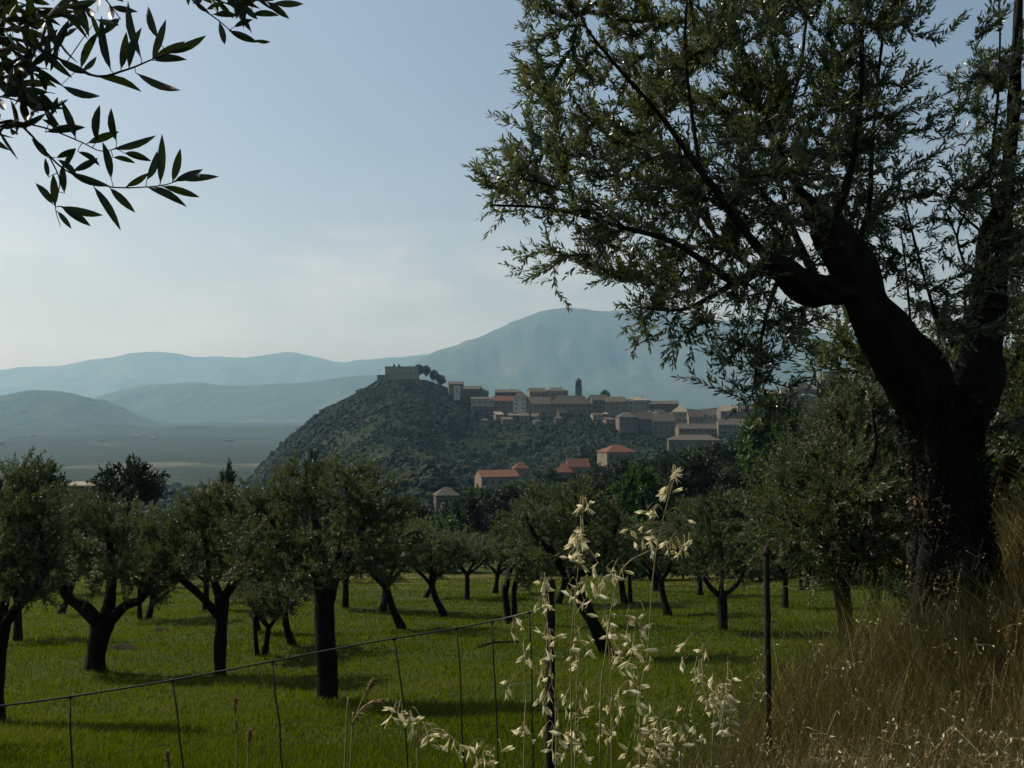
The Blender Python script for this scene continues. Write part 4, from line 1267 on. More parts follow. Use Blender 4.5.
E = [  # crown masses: px, py, rx, ry, depth offset, twig count
    (560, 165, 62, 40, -.7, 130), (505, 185, 40, 24, -.9, 60), (475, 185, 18, 16, -1.0, 18), (545, 90, 34, 34, -.6, 55), (590, 130, 50, 45, -.2, 110), (555, 20, 30, 22, -.8, 36), (610, 40, 55, 40, -.6, 130),
    (650, 110, 55, 60, 0, 190), (640, 195, 60, 45, -.3, 170), (545, 272, 30, 18, -.6, 28), (600, 262, 42, 30, -.4, 66), (590, 225, 50, 20, -.7, 44), (640, 290, 46, 34, -.3, 95), (690, 260, 52, 45, -.1, 150), (700, 180, 55, 55, .1, 190),
    (700, 50, 60, 60, -.2, 210), (760, 110, 58, 70, .2, 240), (760, 20, 60, 55, .2, 190), (760, 200, 55, 50, -.2, 190), (820, 60, 58, 70, 0, 210), (815, 150, 55, 55, .1, 190), (870, 30, 48, 55, -.1, 130), (870, 110, 46, 60, 0, 130),
    (865, 190, 45, 42, 0, 110), (905, 190, 36, 36, 0, 60), (895, 235, 34, 26, .1, 40), (880, 265, 30, 26, .2, 34), (925, 130, 22, 26, 0, 30), (900, 20, 30, 30, 0, 30), (765, 250, 60, 30, 0, 90),
    (700, 310, 62, 26, -.4, 80), (750, 330, 50, 28, -.5, 66), (715, 345, 34, 16, -.5, 26), (740, 375, 36, 22, -.6, 42), (625, 345, 26, 12, -.5, 12), (775, 365, 16, 26, -.5, 18), (800, 310, 26, 18, -.3, 22), (755, 400, 12, 10, -.6, 8),
    (990, 60, 26, 60, 0, 70), (1010, 150, 24, 50, .1, 70), (975, 120, 22, 26, 0, 30), (985, 200, 26, 34, .2, 55), (1030, 60, 40, 90, .4, 120), (1035, 220, 40, 60, .5, 90), (965, 160, 20, 20, .1, 14), (950, 200, 26, 16, .1, 16),
    (920, 290, 26, 30, .2, 22), (1005, 280, 36, 30, .5, 60), (960, 330, 40, 26, .5, 50), (1010, 350, 36, 40, .5, 60),
    (985, 320, 45, 55, -.35, 120), (806, 232, 24, 30, .45, 50), (790, 225, 30, 30, .5, 40), (860, 205, 40, 36, .3, 40), (1000, 240, 34, 50, -.3, 80), (1005, 170, 26, 40, -.2, 50), (1012, 400, 30, 60, .1, 70), (985, 430, 30, 40, .6, 40), (770, 70, 90, 80, .3, 130), (690, 130, 80, 70, .4, 110), (850, 110, 70, 90, .4, 100), (590, 170, 60, 50, .3, 50),
    (650, -50, 90, 40, -.4, 150), (790, -70, 110, 60, 0, 240), (900, -60, 60, 50, 0, 80), (1040, -60, 60, 60, .3, 90), (760, -170, 110, 50, 0, 130),
]
tg = []
for x_, y_, rx, ry, dz, n_ in E:
    c_ = P(x_, y_, GY + dz)
    dep = min(1.1, (rx + ry) * m_ * 1.1)
    k_ = max(2, int(n_ * (.55 if y_ < 285 else .44)) // 6)
    cc = in_ell(c_, (rx * m_ * .90, dep, ry * m_ * .88), k_, rg, .45)
    tg += [in_ell(q_, np.array([.24, .26, .22]) * rg.uniform(.7, 1.4), 6, rg, .6) for q_ in cc]
tg = np.concatenate(tg)
qx, qy, _ = proj(tg)
tg = tg[~((qx < 622) & (qy > 312)) & ~((qx < 690) & (qy > 350)) & (qx > 482) & ~((qx < 525) & (qy < 118))]
nleaf = finish_tree(gt, gb, big, tg, rg, 'olive', k=28, gn=.30, spacing=.023, ll=.056, lw=.0145, kind='hex', step=.09, leaf_len=.30, bend=.3, up=.12, tip=.0015, seed=7, curl=.12, shoots=3, shl=.17, shup=.42, outw=.3, fold=.1, wobble=.24, srand=.42, jit=.6)
print("great olive leaves", nleaf)
# withered climber on the left flank, darker leaves over the rest of the bole
iv = thing("ivy", gb, "half withered ivy climbing the great olive's trunk, its left side brown", "ivy")


def on_bole(n_, y0, y1, a0, a1):
    py_ = rg.uniform(y0, y1, n_); a = rg.uniform(a0, a1, n_)
    yy = [380, 415, 470, 510, 560, 610, 640]
    cxp = np.interp(py_, yy, [928, 938, 947, 950, 953, 957, 958]); rw = np.interp(py_, yy, [31, 33, 31, 31, 35, 42, 50]) * m_ * 1.03
    out = np.stack([np.sin(a), -np.cos(a), np.zeros(n_)], -1)
    return P(cxp, py_, np.full(n_, GY)) + out * (rw + rg.uniform(0, .05, n_))[:, None], out


p_, out = on_bole(900, 466, 606, -2.2, -.35)
kp = (fbm(p_[:, 2] * 5, out[:, 0] * 2.2, 81, 3) + rg.normal(size=900) * .12) > .02
p_, out = p_[kp], out[kp]
g = Geo()
leaves(g, p_, out * .4 + rg.normal(size=p_.shape) * .6 + [0, 0, -.4], rg.uniform(.02, .045, len(p_)), rg.uniform(.014, .026, len(p_)), rg, kind='six')
g.obj("dead_leaves", M['ivy'], iv, gb)
p_, out = on_bole(5200, 385, 640, -2.6, 2.2)
g = Geo()
leaves(g, p_, out * .35 + rg.normal(size=p_.shape) * .5 + [0, 0, -.5], rg.uniform(.018, .036, len(p_)), rg.uniform(.014, .026, len(p_)), rg, kind='six')
g.obj("leaves", M['ivygreen'], iv, gb)
g = Geo()
for s_ in range(7):
    aa = -2.2 + s_ * .5
    yy = np.linspace(640, 400, 22)
    av = aa + .16 * np.sin(np.arange(22) * .7 + s_ * 2)
    cc = P(np.interp(yy, [380, 415, 470, 560, 640], [928, 938, 947, 953, 958]), yy, np.full(22, GY))
    rw = np.interp(yy, [380, 470, 560, 610, 640], [31, 31, 35, 42, 50]) * m_ * 1.03
    tube(g, cc + np.stack([np.sin(av), -np.cos(av), av * 0], -1) * rw[:, None], .008, 5)
g.obj("stem", M['bark'], iv, gb)

# ------------------------------------------------------------------ near olive twigs hanging into the upper left corner
rg = np.random.default_rng(41)
Z7 = 330 / 1024.0
nb = np.array([-2.5, 1.1, 0.]); nb[2] = ground_z(nb[0], nb[1])
nt_ = thing("olive_tree", nb, "near olive whose long leaved twigs hang into the upper left corner", "olive tree")


def hero_leaf(g, p0, p1, wd, rg, roll=None):
    d = p1 - p0; L_ = np.linalg.norm(d); d = d / L_
    view = unit(p0)
    s = unit(np.cross(d, view)); nrm = np.cross(s, d)
    a = rg.normal() * .75 if roll is None else roll
    s, nrm = s * math.cos(a) + nrm * math.sin(a), nrm * math.cos(a) - s * math.sin(a)
    t = np.array([0, .06, .18, .35, .55, .75, .9, 1.0]); wq = np.array([.10, .16, .62, .95, 1.0, .75, .35, .02])
    cv = rg.uniform(-.12, .12)
    c = p0 + np.outer(t * L_, d) + np.outer(np.sin(t * np.pi) * L_ * cv, nrm) + np.outer(np.sin(t * np.pi) * L_ * rg.uniform(-.06, .06), s)
    v = np.stack([c + np.outer(wq * wd * .5, s) + np.outer(wq * wd * .13, nrm), c, c - np.outer(wq * wd * .5, s) + np.outer(wq * wd * .13, nrm)], 1).reshape(-1, 3)
    q = [[i_ * 3 + j_, i_ * 3 + j_ + 1, i_ * 3 + j_ + 4, i_ * 3 + j_ + 3] for i_ in range(7) for j_ in range(2)]
    g.add(v, q, None, rg.random())


def zp(x_, y_, Y):
    return P(x_ * Z7, y_ * Z7, Y)


def branch(paths, lv, rnd, Y0):
    g = Geo(); gl = Geo()
    sk = []
    for pth, r0, r1 in paths:
        pp = catmull([zp(x_, y_, Y0 + dz) for x_, y_, dz in pth], 26)
        tube(g, pp, np.linspace(r0, r1, 26), 6, r=.5); sk.append(pp)
    allp = np.concatenate(sk)
    for x0, y0, x1, y1 in lv:
        p0 = zp(x0, y0, Y0)
        p0 = p0 * (allp[np.argmin(np.linalg.norm(np.cross(allp, unit(p0)), axis=1))][1] / p0[1])
        near = allp[np.argmin(np.linalg.norm(allp - p0, axis=1))]
        p1 = zp(x1, y1, p0[1] + rg.uniform(-.012, .012))
        L_ = np.linalg.norm(p1 - p0)
        hero_leaf(gl, p0, p1, min(.0140, L_ * .25), rg, rg.uniform(-.5, .5))
        if np.linalg.norm(near - p0) > .002:
            tube(g, np.array([near, (near + p0) / 2 + [0, 0, .001], p0]), [.0009, .0007, .0006], 4)
    for pth, n_, spread in rnd:
        pp = catmull([zp(x_, y_, Y0 + dz) for x_, y_, dz in pth], 40)
        tube(g, pp, np.linspace(.0022, .0008, 40), 5)
        tdir = unit(np.gradient(pp, axis=0))
        for i_ in range(n_):
            k_ = int((i_ + rg.random()) / n_ * 39)
            d = unit(tdir[k_] * .5 + unit(rg.normal(size=3)) * spread)
            hero_leaf(gl, pp[k_], pp[k_] + d * rg.uniform(.042, .066), rg.uniform(.010, .0135), rg)
    b = g.obj("branch", M['twig'], nt_, nb, smooth=True)
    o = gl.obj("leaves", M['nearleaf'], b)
    me = o.data
    me.transform(Matrix.Translation(-Vector(nb)))
    return b


branch([([(-140, 120, .02), (40, 120, 0), (150, 165, 0), (290, 235, 0), (390, 217, 0), (470, 185, 0), (515, 165, 0)], .0035, .0009)],
       [(440, 185, 397, 2), (375, 216, 392, 98), (472, 188, 515, 60), (475, 188, 580, 185), (515, 166, 640, 110), (420, 225, 562, 280), (300, 238, 440, 285), (345, 220, 315, 48), (250, 215, 308, 95), (490, 120, 460, 20),
        (190, 265, 312, 298), (470, 186, 575, 128), (400, 216, 440, 85), (280, 228, 180, 180), (255, 220, 300, 175), (130, 160, 225, 242), (165, 170, 215, 60), (110, 150, 180, 90), (300, 60, 370, 78), (270, 100, 240, 20)],
       [([(-120, -20, .06), (20, 40, .05), (90, 130, .03), (100, 240, .02)], 26, .75), ([(-160, 10, .1), (-40, 60, .1), (20, 130, .1), (60, 190, .1)], 26, .8), ([(-160, -60, .12), (-20, -20, .12), (70, 40, .12), (110, 110, .12)], 26, .8), ([(-160, 200, .1), (-40, 230, .1), (40, 250, .1), (80, 300, .1)], 22, .75), ([(-100, 60, -.05), (30, 90, -.04), (130, 60, -.05), (200, 20, -.05)], 20, .7), ([(20, -80, .0), (80, 0, .02), (160, 80, .02), (185, 160, .02)], 16, .7),
        ([(120, -90, .03), (220, -10, .03), (285, 40, .03)], 12, .6), ([(-120, 160, .0), (-20, 170, .0), (60, 200, .0), (150, 215, 0)], 18, .7), ([(250, -80, .02), (320, -10, .02), (375, 60, .02)], 7, .5)], 1.72)
branch([([(-140, 330, .02), (-20, 380, 0), (40, 375, 0), (90, 412, 0), (150, 480, 0), (215, 535, 0), (340, 580, 0), (490, 577, 0), (560, 558, 0)], .003, .0008),
        ([(40, 375, 0), (150, 400, 0), (250, 440, 0), (310, 468, 0), (360, 462, 0)], .0018, .0008), ([(150, 480, 0), (185, 560, .01), (172, 640, .01), (188, 705, .01)], .0014, .0006)],
       [(390, 580, 462, 536), (455, 560, 488, 468), (497, 572, 503, 415), (535, 565, 560, 460), (540, 562, 630, 525), (560, 557, 680, 548), (455, 580, 580, 642), (500, 577, 620, 612), (290, 578, 375, 716), (340, 582, 420, 660), (215, 535, 342, 578),
        (345, 556, 318, 440), (300, 440, 310, 325), (362, 440, 345, 335), (350, 462, 485, 420), (385, 475, 470, 500), (350, 488, 420, 506), (225, 532, 305, 490), (200, 522, 236, 460), (170, 640, 165, 540), (190, 640, 320, 668), (190, 642, 282, 702),
        (178, 655, 222, 710), (165, 635, 110, 568), (150, 490, 98, 430), (150, 550, 140, 490), (200, 600, 195, 510), (140, 410, 265, 395), (270, 445, 370, 408), (235, 430, 190, 310), (180, 395, 130, 370), (160, 360, 180, 300), (175, 490, 235, 460), (240, 470, 310, 515), (240, 545, 180, 495)],
       [([(-120, 300, .03), (0, 300, .02), (70, 320, .02), (120, 350, .02)], 16, .75), ([(-130, 420, .0), (-60, 400, 0), (10, 392, 0), (60, 400, 0)], 12, .7), ([(-120, 220, -.03), (-30, 250, -.02), (60, 270, -.02), (170, 290, -.02)], 16, .65), ([(40, 240, .02), (110, 300, .02), (150, 350, .02)], 8, .6)], 1.75)
branch([([(480, -160, .0), (560, -40, 0), (620, 20, 0), (680, 65, 0), (725, 100, 0), (790, 125, 0)], .002, .0007), ([(560, -40, 0), (680, -10, 0), (780, 0, 0), (850, 10, 0)], .0016, .0006)],
       [(725, 85, 785, 60), (710, 95, 800, 132), (680, 65, 697, 138), (735, 5, 800, 60), (780, 45, 866, 48), (830, 8, 898, 58), (845, 10, 942, 12), (790, 125, 840, 130), (640, 30, 700, 5), (660, 45, 740, 50), (620, 20, 600, -30), (740, 0, 735, 60), (600, 0, 650, 40), (700, -5, 760, 45)],
       [([(540, -60, .02), (620, -20, .02), (700, 10, .02), (745, 30, .02)], 18, .6), ([(580, -60, -.02), (700, -40, -.02), (800, -10, -.02)], 14, .6)], 1.8)
# trunk, limbs and the rest of that tree's crown, left of the view
A0 = zp(-140, 120, 1.74); A1 = zp(-140, 330, 1.77); A2 = zp(480, -160, 1.8)
lb = [limb([nb - [0, 0, .3], nb, nb + [.08, .05, .7], nb + [.12, .1, 1.4], nb + [.1, .15, 2.0]], [.23, .19, .15, .14, .10]),
      limb([nb + [.12, .1, 1.5], nb + [.5, .3, 2.0], (A0 + nb + [1.2, .6, 2.0]) / 2 + [-.1, 0, .1], A0], [.08, .05, .02, .0035]), limb([nb + [.12, .1, 1.4], nb + [.6, .3, 1.7], (A1 + nb + [.8, .5, 1.8]) / 2, A1], [.07, .04, .015, .003]),
      limb([nb + [.1, .15, 1.9], nb + [.5, .3, 2.7], nb + [1.2, .5, 3.2], (A2 + nb + [1.6, .6, 3.1]) / 2 + [0, 0, .15], A2], [.08, .05, .03, .012, .002]), limb([nb + [.1, .15, 1.9], nb + [-.4, .0, 2.6], nb + [-.7, -.2, 3.2]], [.08, .05, .02])]
tg = np.concatenate([clumps(40, nb + [-.3, 0, 3.0], (1.3, 1.2, .9), 8, .22, rg), clumps(16, nb + [.7, .3, 3.1], (.8, .8, .6), 8, .2, rg)])
qx, qy, qd = proj(tg)
tg = tg[~((qd > .05) & (qx > -260) & (qx < 1100) & (qy > -260) & (qy < 900))]
tw, paths = grow(lb, tg, rg, step=.1, leaf_len=.3, tip=.0016)
ok = [i_ for i_, p_ in enumerate(paths)]
g = Geo()
for i_, (p_, r_) in enumerate(lb): tube(g, p_, r_, 12, .12, i_)
segs(g, *tw, k=4); g.obj("trunk", M['bark'], nt_, nb, smooth=True)
lp, ld = leaf_points(paths, rg, .024); g = Geo()
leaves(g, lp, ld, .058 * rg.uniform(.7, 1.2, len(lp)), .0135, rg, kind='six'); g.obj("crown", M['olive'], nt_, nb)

# ------------------------------------------------------------------ wire fence
fb = P(550, 720, 4.3); fb[2] = ground_z(fb[0], fb[1])
ft = thing("wire_fence", fb, "sagging wire fence with two dark iron posts and thin hanging stays", "fence")


def post(px_, ytop, Y, wpx, lean=0):
    top = P(px_, ytop, Y); b = np.array([top[0] + lean, Y, 0.]); b[2] = ground_z(b[0], b[1]) - .25
    g = Geo(); r_ = wpx * Y / F * .5
    n_ = 22
    pp = np.linspace(b, top, n_) + rg.normal(size=(n_, 3)) * .0012
    tube(g, pp, r_ * (1 + .06 * np.sin(np.arange(n_) * 2.1)), 8, .05, 3)
    tube(g, np.array([top - [0, 0, .05], top - [0, 0, .035], top - [0, 0, .02]]), r_ * 1.25, 8)
    g.obj("post", M['iron'], ft, fb, smooth=True)
    return top


p1 = post(550, 580, 4.3, 9.5, .0)
p2 = post(766.5, 547, 6.2, 6.2, .01)
wire = [(-60, 712, 3.3), (0, 706, 3.45), (68, 697, 3.6), (168, 681, 3.8), (268, 662, 4.0), (340, 648, 4.15), (397, 638, 4.25), (458, 628, 4.4), (493, 621, 4.45), (526, 613, 4.4), (549, 606, 4.32)]
wp = catmull([P(x_, y_, Y) for x_, y_, Y in wire], 80)
g = Geo(); tube(g, wp, .0036, 6); g.obj("top_wire", M['wire'], ft, fb, smooth=True)
st = [(-30, .02), (68, .01), (168, .06), (268, .05), (397, .07), (458, .04), (493, .03), (528, .02)]
feet = []
wpx, wpy, _ = proj(wp)
for x_, dx in st:
    k_ = int(np.argmin(np.abs(wpx - x_))); tp = wp[k_]
    f_ = np.array([tp[0] + dx, tp[1] + .04, 0]); f_[2] = ground_z(f_[0], f_[1]) - .05
    nn = 10; u = np.linspace(0, 1, nn)[:, None]
    pp = tp * (1 - u) + f_ * u + np.sin(u * 3.14) * np.array([dx * .4, .02, 0]) + rg.normal(size=(nn, 3)) * .004
    pp[0] = tp
    g = Geo(); tube(g, pp, .0036, 5); tube(g, np.array([tp - [.008, 0, .006], tp + [0, 0, .006], tp + [.008, 0, -.006]]), .0035, 5)
    g.obj("stay", M['wire'], ft, fb, smooth=True); feet.append(pp)
nt2 = Geo()
for hgt in (.3, .62):      # two slack lower strands
    pp = catmull([f_[int(hgt * 9)] for f_ in feet], 70)
    tube(nt2, pp, .0009, 4)
u = np.linspace(0, 1, 30)[:, None]
for kk, sag in ((.08, .05), (.34, .07), (.62, .06)):
    a = p1 - [0, 0, kk]; b2 = p2 - [0, 0, kk]
    tube(nt2, a * (1 - u) + b2 * u - np.sin(u * 3.14) * np.array([0, 0, sag]), .0011, 4)
for s_ in np.linspace(.06, .94, 14):
    a = p1 * (1 - s_) + p2 * s_ - [0, 0, .08 + math.sin(s_ * 3.14) * .05]
    tube(nt2, np.array([a, a + [rg.normal() * .03, 0, -.4], a + [rg.normal() * .05, 0, -.9]]), .0009, 4)
nt2.obj("netting", M['wire'], ft, fb)

# ------------------------------------------------------------------ wild oats
def spike_mesh(seed):
    rg = np.random.default_rng(seed)
    g = Geo()
    t = np.linspace(0, 1, 6); wq = np.array([.12, .75, 1.0, .85, .45, .03]) * .0042
    for sg in (1, -1):
        op = rg.uniform(.0, .10) * sg
        c = np.stack([t * 0, np.sin(t * 1.6) * .0035 * sg + t * t * op * .02, -t * .0225], -1)
        v = np.stack([c + np.outer(wq, [1, 0, 0]) - np.outer(wq * .5, [0, sg, 0]), c, c - np.outer(wq, [1, 0, 0]) - np.outer(wq * .5, [0, sg, 0])], 1).reshape(-1, 3)
        g.add(v, [[a * 3 + b_, a * 3 + b_ + 1, a * 3 + b_ + 4, a * 3 + b_ + 3] for a in range(5) for b_ in range(2)], None, rg.random())
    tube(g, np.array([[0, 0, .002], [0, 0, -.008], [0, 0, -.016]]), [.0008, .0016, .0004], 5, r=.2)
    return g.mesh("spikelet", M['oat'])


SM = [spike_mesh(s_) for s_ in range(5)]
GOAT = "wild oats by the fence post"


def oat(label, stem, Y, heads, seed, group=GOAT):
    """stem: [(px, py)] from low to tip; heads: [(px, py, spread x, spread y, count)] where its spikelets hang"""
    rg = np.random.default_rng(seed)
    p = [P(x_, y_, Y + dy) for (x_, y_), dy in zip(stem, np.linspace(0, .03, len(stem)))]
    b = np.array([p[0][0] + rg.normal() * .02, Y, 0]); b[2] = ground_z(b[0], b[1]) - .03
    t = thing("wild_oat", b, label, "wild oat", group)
    pp = catmull([b] + p, 40)
    g = Geo(); tube(g, pp, np.linspace(.0019, .0006, 40), 5, r=.5)
    lst = []
    for hx, hy, sx_, sy_, n_ in heads:
        for _ in range(int(n_ * 1.45 + .5)):
            q_ = P(hx + rg.uniform(-1, 1) * sx_, hy + rg.uniform(-1, 1) * sy_, Y + rg.uniform(-.05, .05))
            ab = pp[(pp[:, 2] > q_[2] - .01)]
            src = ab[np.argmin(np.linalg.norm(ab - q_, axis=1))] if len(ab) else pp[-1]
            mid = (src + q_) / 2 + np.array([0, 0, .010 + .15 * np.linalg.norm(src - q_)])
            tube(g, catmull([src, mid, q_], 8), [.0005] * 8, 3, r=.7, cap=False)
            lst.append(q_)
    g.obj("stem", M['stalk'], t, b, smooth=True)
    for q_ in lst:
        o = bpy.data.objects.new("spikelet", SM[rg.integers(5)]); COL.objects.link(o); o.parent = t
        o.location = q_ - b
        o.rotation_euler = (rg.normal() * .75, rg.normal() * 1.0 - .45, rg.uniform(0, 6.28))
        s_ = rg.uniform(.70, .98); o.scale = (s_, s_, s_)


oat("wild oat with the tight upright head of pale spikelets left of centre", [(572, 768), (571, 650), (578, 570), (584, 500)], 1.75, [(584, 507, 6, 6, 4), (580, 530, 8, 14, 9), (573, 555, 6, 10, 4), (590, 560, 10, 8, 3)], 1)
oat("wild oat arching right with spikelets spread along its bow", [(600, 768), (606, 650), (620, 575), (645, 553), (668, 548), (690, 546)], 1.7, [(640, 535, 14, 12, 6), (668, 546, 16, 8, 7), (690, 545, 8, 6, 2), (612, 575, 14, 8, 5)], 2)
oat("tallest wild oat, its top spikelets standing over the far bushes", [(640, 768), (648, 650), (655, 560), (668, 500), (678, 468)], 1.85, [(677, 472, 6, 5, 4), (672, 492, 9, 5, 4), (647, 512, 9, 4, 4), (690, 520, 4, 4, 1)], 3)
oat("wild oat hanging its spikelets close around the left iron post", [(556, 768), (552, 680), (546, 610), (545, 578)], 1.7, [(542, 592, 8, 16, 8), (548, 640, 8, 20, 6), (546, 690, 8, 22, 6), (555, 740, 12, 20, 8)], 4)
oat("wild oat directly right of the left iron post", [(575, 768), (577, 690), (575, 620), (578, 585)], 1.8, [(578, 600, 10, 18, 7), (580, 650, 10, 18, 8), (574, 700, 12, 20, 8), (580, 745, 16, 16, 8)], 5)
oat("wild oat before the foot of the slanting olive trunk", [(612, 768), (612, 690), (606, 620), (600, 575)], 1.85, [(602, 590, 12, 14, 7), (612, 625, 10, 14, 7), (620, 655, 12, 14, 7), (606, 720, 14, 24, 9)], 6)
oat("wild oat in the middle of the clump with a loose head", [(640, 768), (640, 700), (636, 650), (634, 610)], 1.7, [(632, 622, 14, 14, 5), (640, 660, 14, 16, 7), (632, 700, 18, 18, 9), (640, 740, 20, 16, 8)], 7)
oat("wild oat leaning right at the right side of the clump", [(680, 768), (690, 715), (700, 670), (708, 640)], 1.75, [(690, 655, 16, 16, 5), (706, 680, 14, 14, 6), (712, 705, 12, 14, 6), (690, 735, 18, 18, 6)], 8)
oat("rightmost wild oat with a dense drooping head", [(712, 768), (720, 730), (726, 695), (728, 668)], 1.7, [(728, 690, 6, 12, 5), (718, 708, 10, 10, 7), (728, 725, 8, 12, 5), (716, 690, 8, 8, 3)], 9)
oat("sparse wild oat left of the left iron post", [(524, 768), (526, 700), (522, 650), (512, 615)], 1.75, [(516, 628, 8, 8, 3), (527, 650, 4, 12, 3), (512, 685, 12, 8, 2), (528, 735, 8, 16, 4)], 10)
oat("low wild oat with horizontal spikelets left of the fence post", [(418, 790), (414, 750), (410, 728), (404, 712)], 1.6, [(398, 712, 10, 5, 4), (412, 722, 12, 6, 4), (440, 740, 14, 6, 6), (455, 748, 10, 4, 2)], 11)
oat("low wild oat at the bottom edge between the two oat clumps", [(495, 800), (494, 772), (492, 758), (490, 748)], 1.6, [(490, 756, 14, 8, 5), (470, 750, 6, 4, 2)], 12)
oat("wild oat at the bottom centre with pale crowded spikelets", [(668, 800), (664, 770), (660, 740), (662, 715)], 1.75, [(658, 725, 18, 10, 6), (664, 745, 22, 14, 9), (650, 762, 24, 8, 8)], 13)


# ------------------------------------------------------------------ foxtail seed heads standing out against the meadow
def head_grass(label, pts, Y, hl, seed):
    rg = np.random.default_rng(seed)
    p = [P(x_, y_, Y) for x_, y_ in pts]
    b = np.array([p[0][0] - .03, Y, 0]); b[2] = ground_z(b[0], b[1]) - .03
    t = thing("foxtail_grass", b, label, "grass stalk", "seed heads before the meadow")
    pp = catmull([b] + p, 40)
    g = Geo(); tube(g, pp, np.linspace(.0016, .0008, 40), 5); g.obj("stem", M['stalk'], t, b, smooth=True)
    g = Geo()
    s = np.cumsum(np.r_[0, np.linalg.norm(np.diff(pp, axis=0), axis=1)]); u = rg.uniform(s[-1] - hl, s[-1], 150)
    x_ = np.stack([np.interp(u, s, pp[:, c]) for c in range(3)], -1)
    td = unit(pp[-1] - pp[-5]); d = td * .9 + unit(rg.normal(size=(150, 3))) * .55
    env = np.sin(np.clip((u - s[-1] + hl) / hl, .05, .97) * np.pi) ** .6
    leaves(g, x_, d, (.008 * env + .003) * rg.uniform(.6, 1.3, 150), .0024, rg, kind='six'); g.obj("seed_head", M['head'], t, b)


head_grass("pinkish foxtail bowing right before the dark meadow shade", [(345, 760), (352, 725), (366, 705), (388, 700)], 1.5, .075, 1)
head_grass("short foxtail standing above the pinkish bowed one", [(350, 780), (356, 720), (364, 697), (374, 680)], 1.6, .032, 2)
head_grass("pale foxtail tip upright in the left meadow", [(236, 780), (235, 730), (235, 698)], 1.7, .03, 3)
head_grass("lower foxtail tip right of the pale upright one", [(247, 790), (248, 752), (250, 730)], 1.7, .03, 4)
head_grass("foxtail tip at the bottom edge far left", [(168, 800), (168, 770), (167, 752)], 1.7, .028, 5)

# ------------------------------------------------------------------ meadow grass and dry bank grass
def blades(g, b, h, wd, rg, lean=.35, nseg=2, col=None, wind=(.12, -.02)):
    n = len(b)
    a = rg.uniform(0, 6.283, n); s = np.stack([np.cos(a), np.sin(a), 0 * a], -1)
    ln = np.stack([rg.normal(size=n) * lean + wind[0], rg.normal(size=n) * lean + wind[1], 0 * a], -1)
    vs = []
    for k_ in range(nseg + 1):
        t = k_ / nseg
        c = b + np.array([0, 0, 1.0]) * (h * (t - .18 * t * t * np.linalg.norm(ln, axis=1) / max(lean, .01) * .5))[:, None] + ln * (h * t * t)[:, None]
        if k_ < nseg:
            ww = wd * (1 - t * .55) * .5
            vs += [c + s * ww[:, None], c - s * ww[:, None]]
        else: vs += [c]
    v = np.stack(vs, 1); m_ = v.shape[1]
    base = np.arange(n)[:, None] * m_
    q = [base + np.array([[2 * k_, 2 * k_ + 1, 2 * k_ + 3, 2 * k_ + 2]]) for k_ in range(nseg - 1)]
    q = np.concatenate(q) if q else None
    t = base + np.array([[2 * nseg - 2, 2 * nseg - 1, 2 * nseg]])
    r = rg.random(n) if col is None else col
    g.add(v.reshape(-1, 3), q, t, np.repeat(r, m_))
    return v[:, -1]


rg = np.random.default_rng(91)
n_ = 420000
px_ = rg.uniform(-60, 960, n_)
Y = 4.5 * (95 / 4.5) ** (rg.random(n_) ** 1.0)
x = (px_ - CX) / F * Y
lim = np.maximum(0, (Y - 8) * .45) + 3.2
keep = x < lim + rg.normal(size=n_) * .6
x, Y = x[keep], Y[keep]
z = ground_z(x, Y)
tuft = fbm(x / 1.3, Y / 1.3, 51, 3); patch = fbm(x / 7, Y / 7, 61, 3)
h = (.085 + .09 * np.clip(tuft + .25, 0, 1) + .05 * np.clip(patch, 0, 1)) * rg.uniform(.6, 1.3, len(x)) * np.where(Y < 12, 1.1, 1.0)
wd = np.maximum(.0045, .00085 * Y) * rg.uniform(.7, 1.3, len(x))
col = np.clip(.40 + .95 * patch + .5 * tuft + rg.normal(size=len(x)) * .2, 0, 1)
g = Geo()
blades(g, np.stack([x, Y, z - .01], -1), h, wd, rg, .4, 2, col)
tag(g.obj("meadow_grass", M['grass']), "short bright green grass of the meadow under the olives", "grass", kind="stuff")

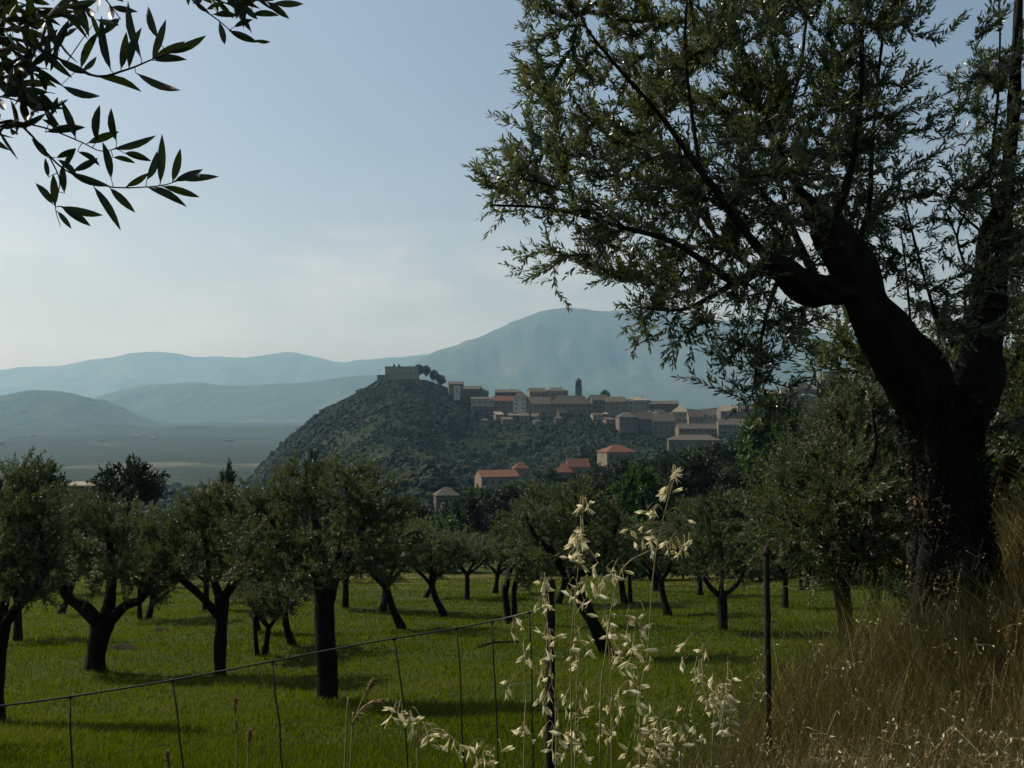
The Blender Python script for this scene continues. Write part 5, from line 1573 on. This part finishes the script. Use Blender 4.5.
# dry grass on the bank
n_ = 105000
Y = 2.1 * (11 / 2.1) ** rg.random(n_)
px_ = np.where(rg.random(n_) < .72, rg.uniform(480, 1120, n_), rg.uniform(1000, 1700, n_))
x = (px_ - CX) / F * Y
edge = np.interp(Y, [1.2, 2.2, 3.5, 5, 7, 9, 11], [535, 535, 535, 590, 745, 845, 900])
keep = (px_ > edge + rg.normal(size=n_) * 30) & (np.hypot(x - gb[0], Y - gb[1]) > .5) & ~((np.abs(px_ - 767) < 15) & (Y < 6.3) & (rg.random(n_) < .85))
x, Y, px_ = x[keep], Y[keep], px_[keep]
z = ground_z(x, Y)
h = rg.uniform(.3, .95, len(x)) * np.clip(.75 + .6 * fbm(x / .8, Y / .8, 71, 2), .4, 1.2) * np.interp(Y, [1.3, 3, 6, 11], [.8, .9, 1.0, 1.0]) * np.interp(px_, [540, 700, 800], [.85, .95, 1.15])
right = np.clip((px_ - 640) / 300, 0, 1)
col = np.clip(.02 + .30 * right + rg.normal(size=len(x)) * .22 + .5 * fbm(x / 1.1, Y / 1.1, 72, 2), 0, 1)
col[rg.random(len(x)) < .13] = 1.0
col[rg.random(len(x)) < .12] = .05
g = Geo()
tips = blades(g, np.stack([x, Y, z - .02], -1), h, np.maximum(.0024, .00075 * Y) * rg.uniform(.7, 1.4, len(x)), rg, .42, 5, col, (.12, 0))
tag(g.obj("dry_grass", M['dry']), "tall dry brownish grass covering the bank at the lower right", "grass", kind="stuff")
sel = rg.random(len(tips)) < .05
tips, hs, xs_ = tips[sel], h[sel], col[sel]
g = Geo()
for s_ in range(16):
    u = rg.random((len(tips), 1))
    leaves(g, tips - np.array([.03, 0, .10]) * u, np.array([.25, 0, .9]) + rg.normal(size=(len(tips), 3)) * .35, rg.uniform(.010, .018, len(tips)), .004, rg, kind='four')
tag(g.obj("grass_heads", M['head']), "straw coloured seed heads of the dry bank grass", "grass", kind="stuff")
# loose oat husks hanging from the tips of the taller bank grass
sel = (rg.random(len(tips)) < .16)
tp = np.repeat(tips[sel], 4, 0)
q_ = tp + rg.normal(size=tp.shape) * [.035, .035, .03]
g = Geo()
leaves(g, q_, rg.normal(size=tp.shape) * .7 + [.3, 0, -.5], rg.uniform(.014, .022, len(tp)), rg.uniform(.005, .007, len(tp)), rg, kind='six')
segs(g, tp, q_, np.full(len(tp), .0004), np.full(len(tp), .0004), 3, r=.1)
tag(g.obj("bank_oats", M['oat']), "pale husks of thin wild oats among the dry bank grass", "oats", kind="stuff")
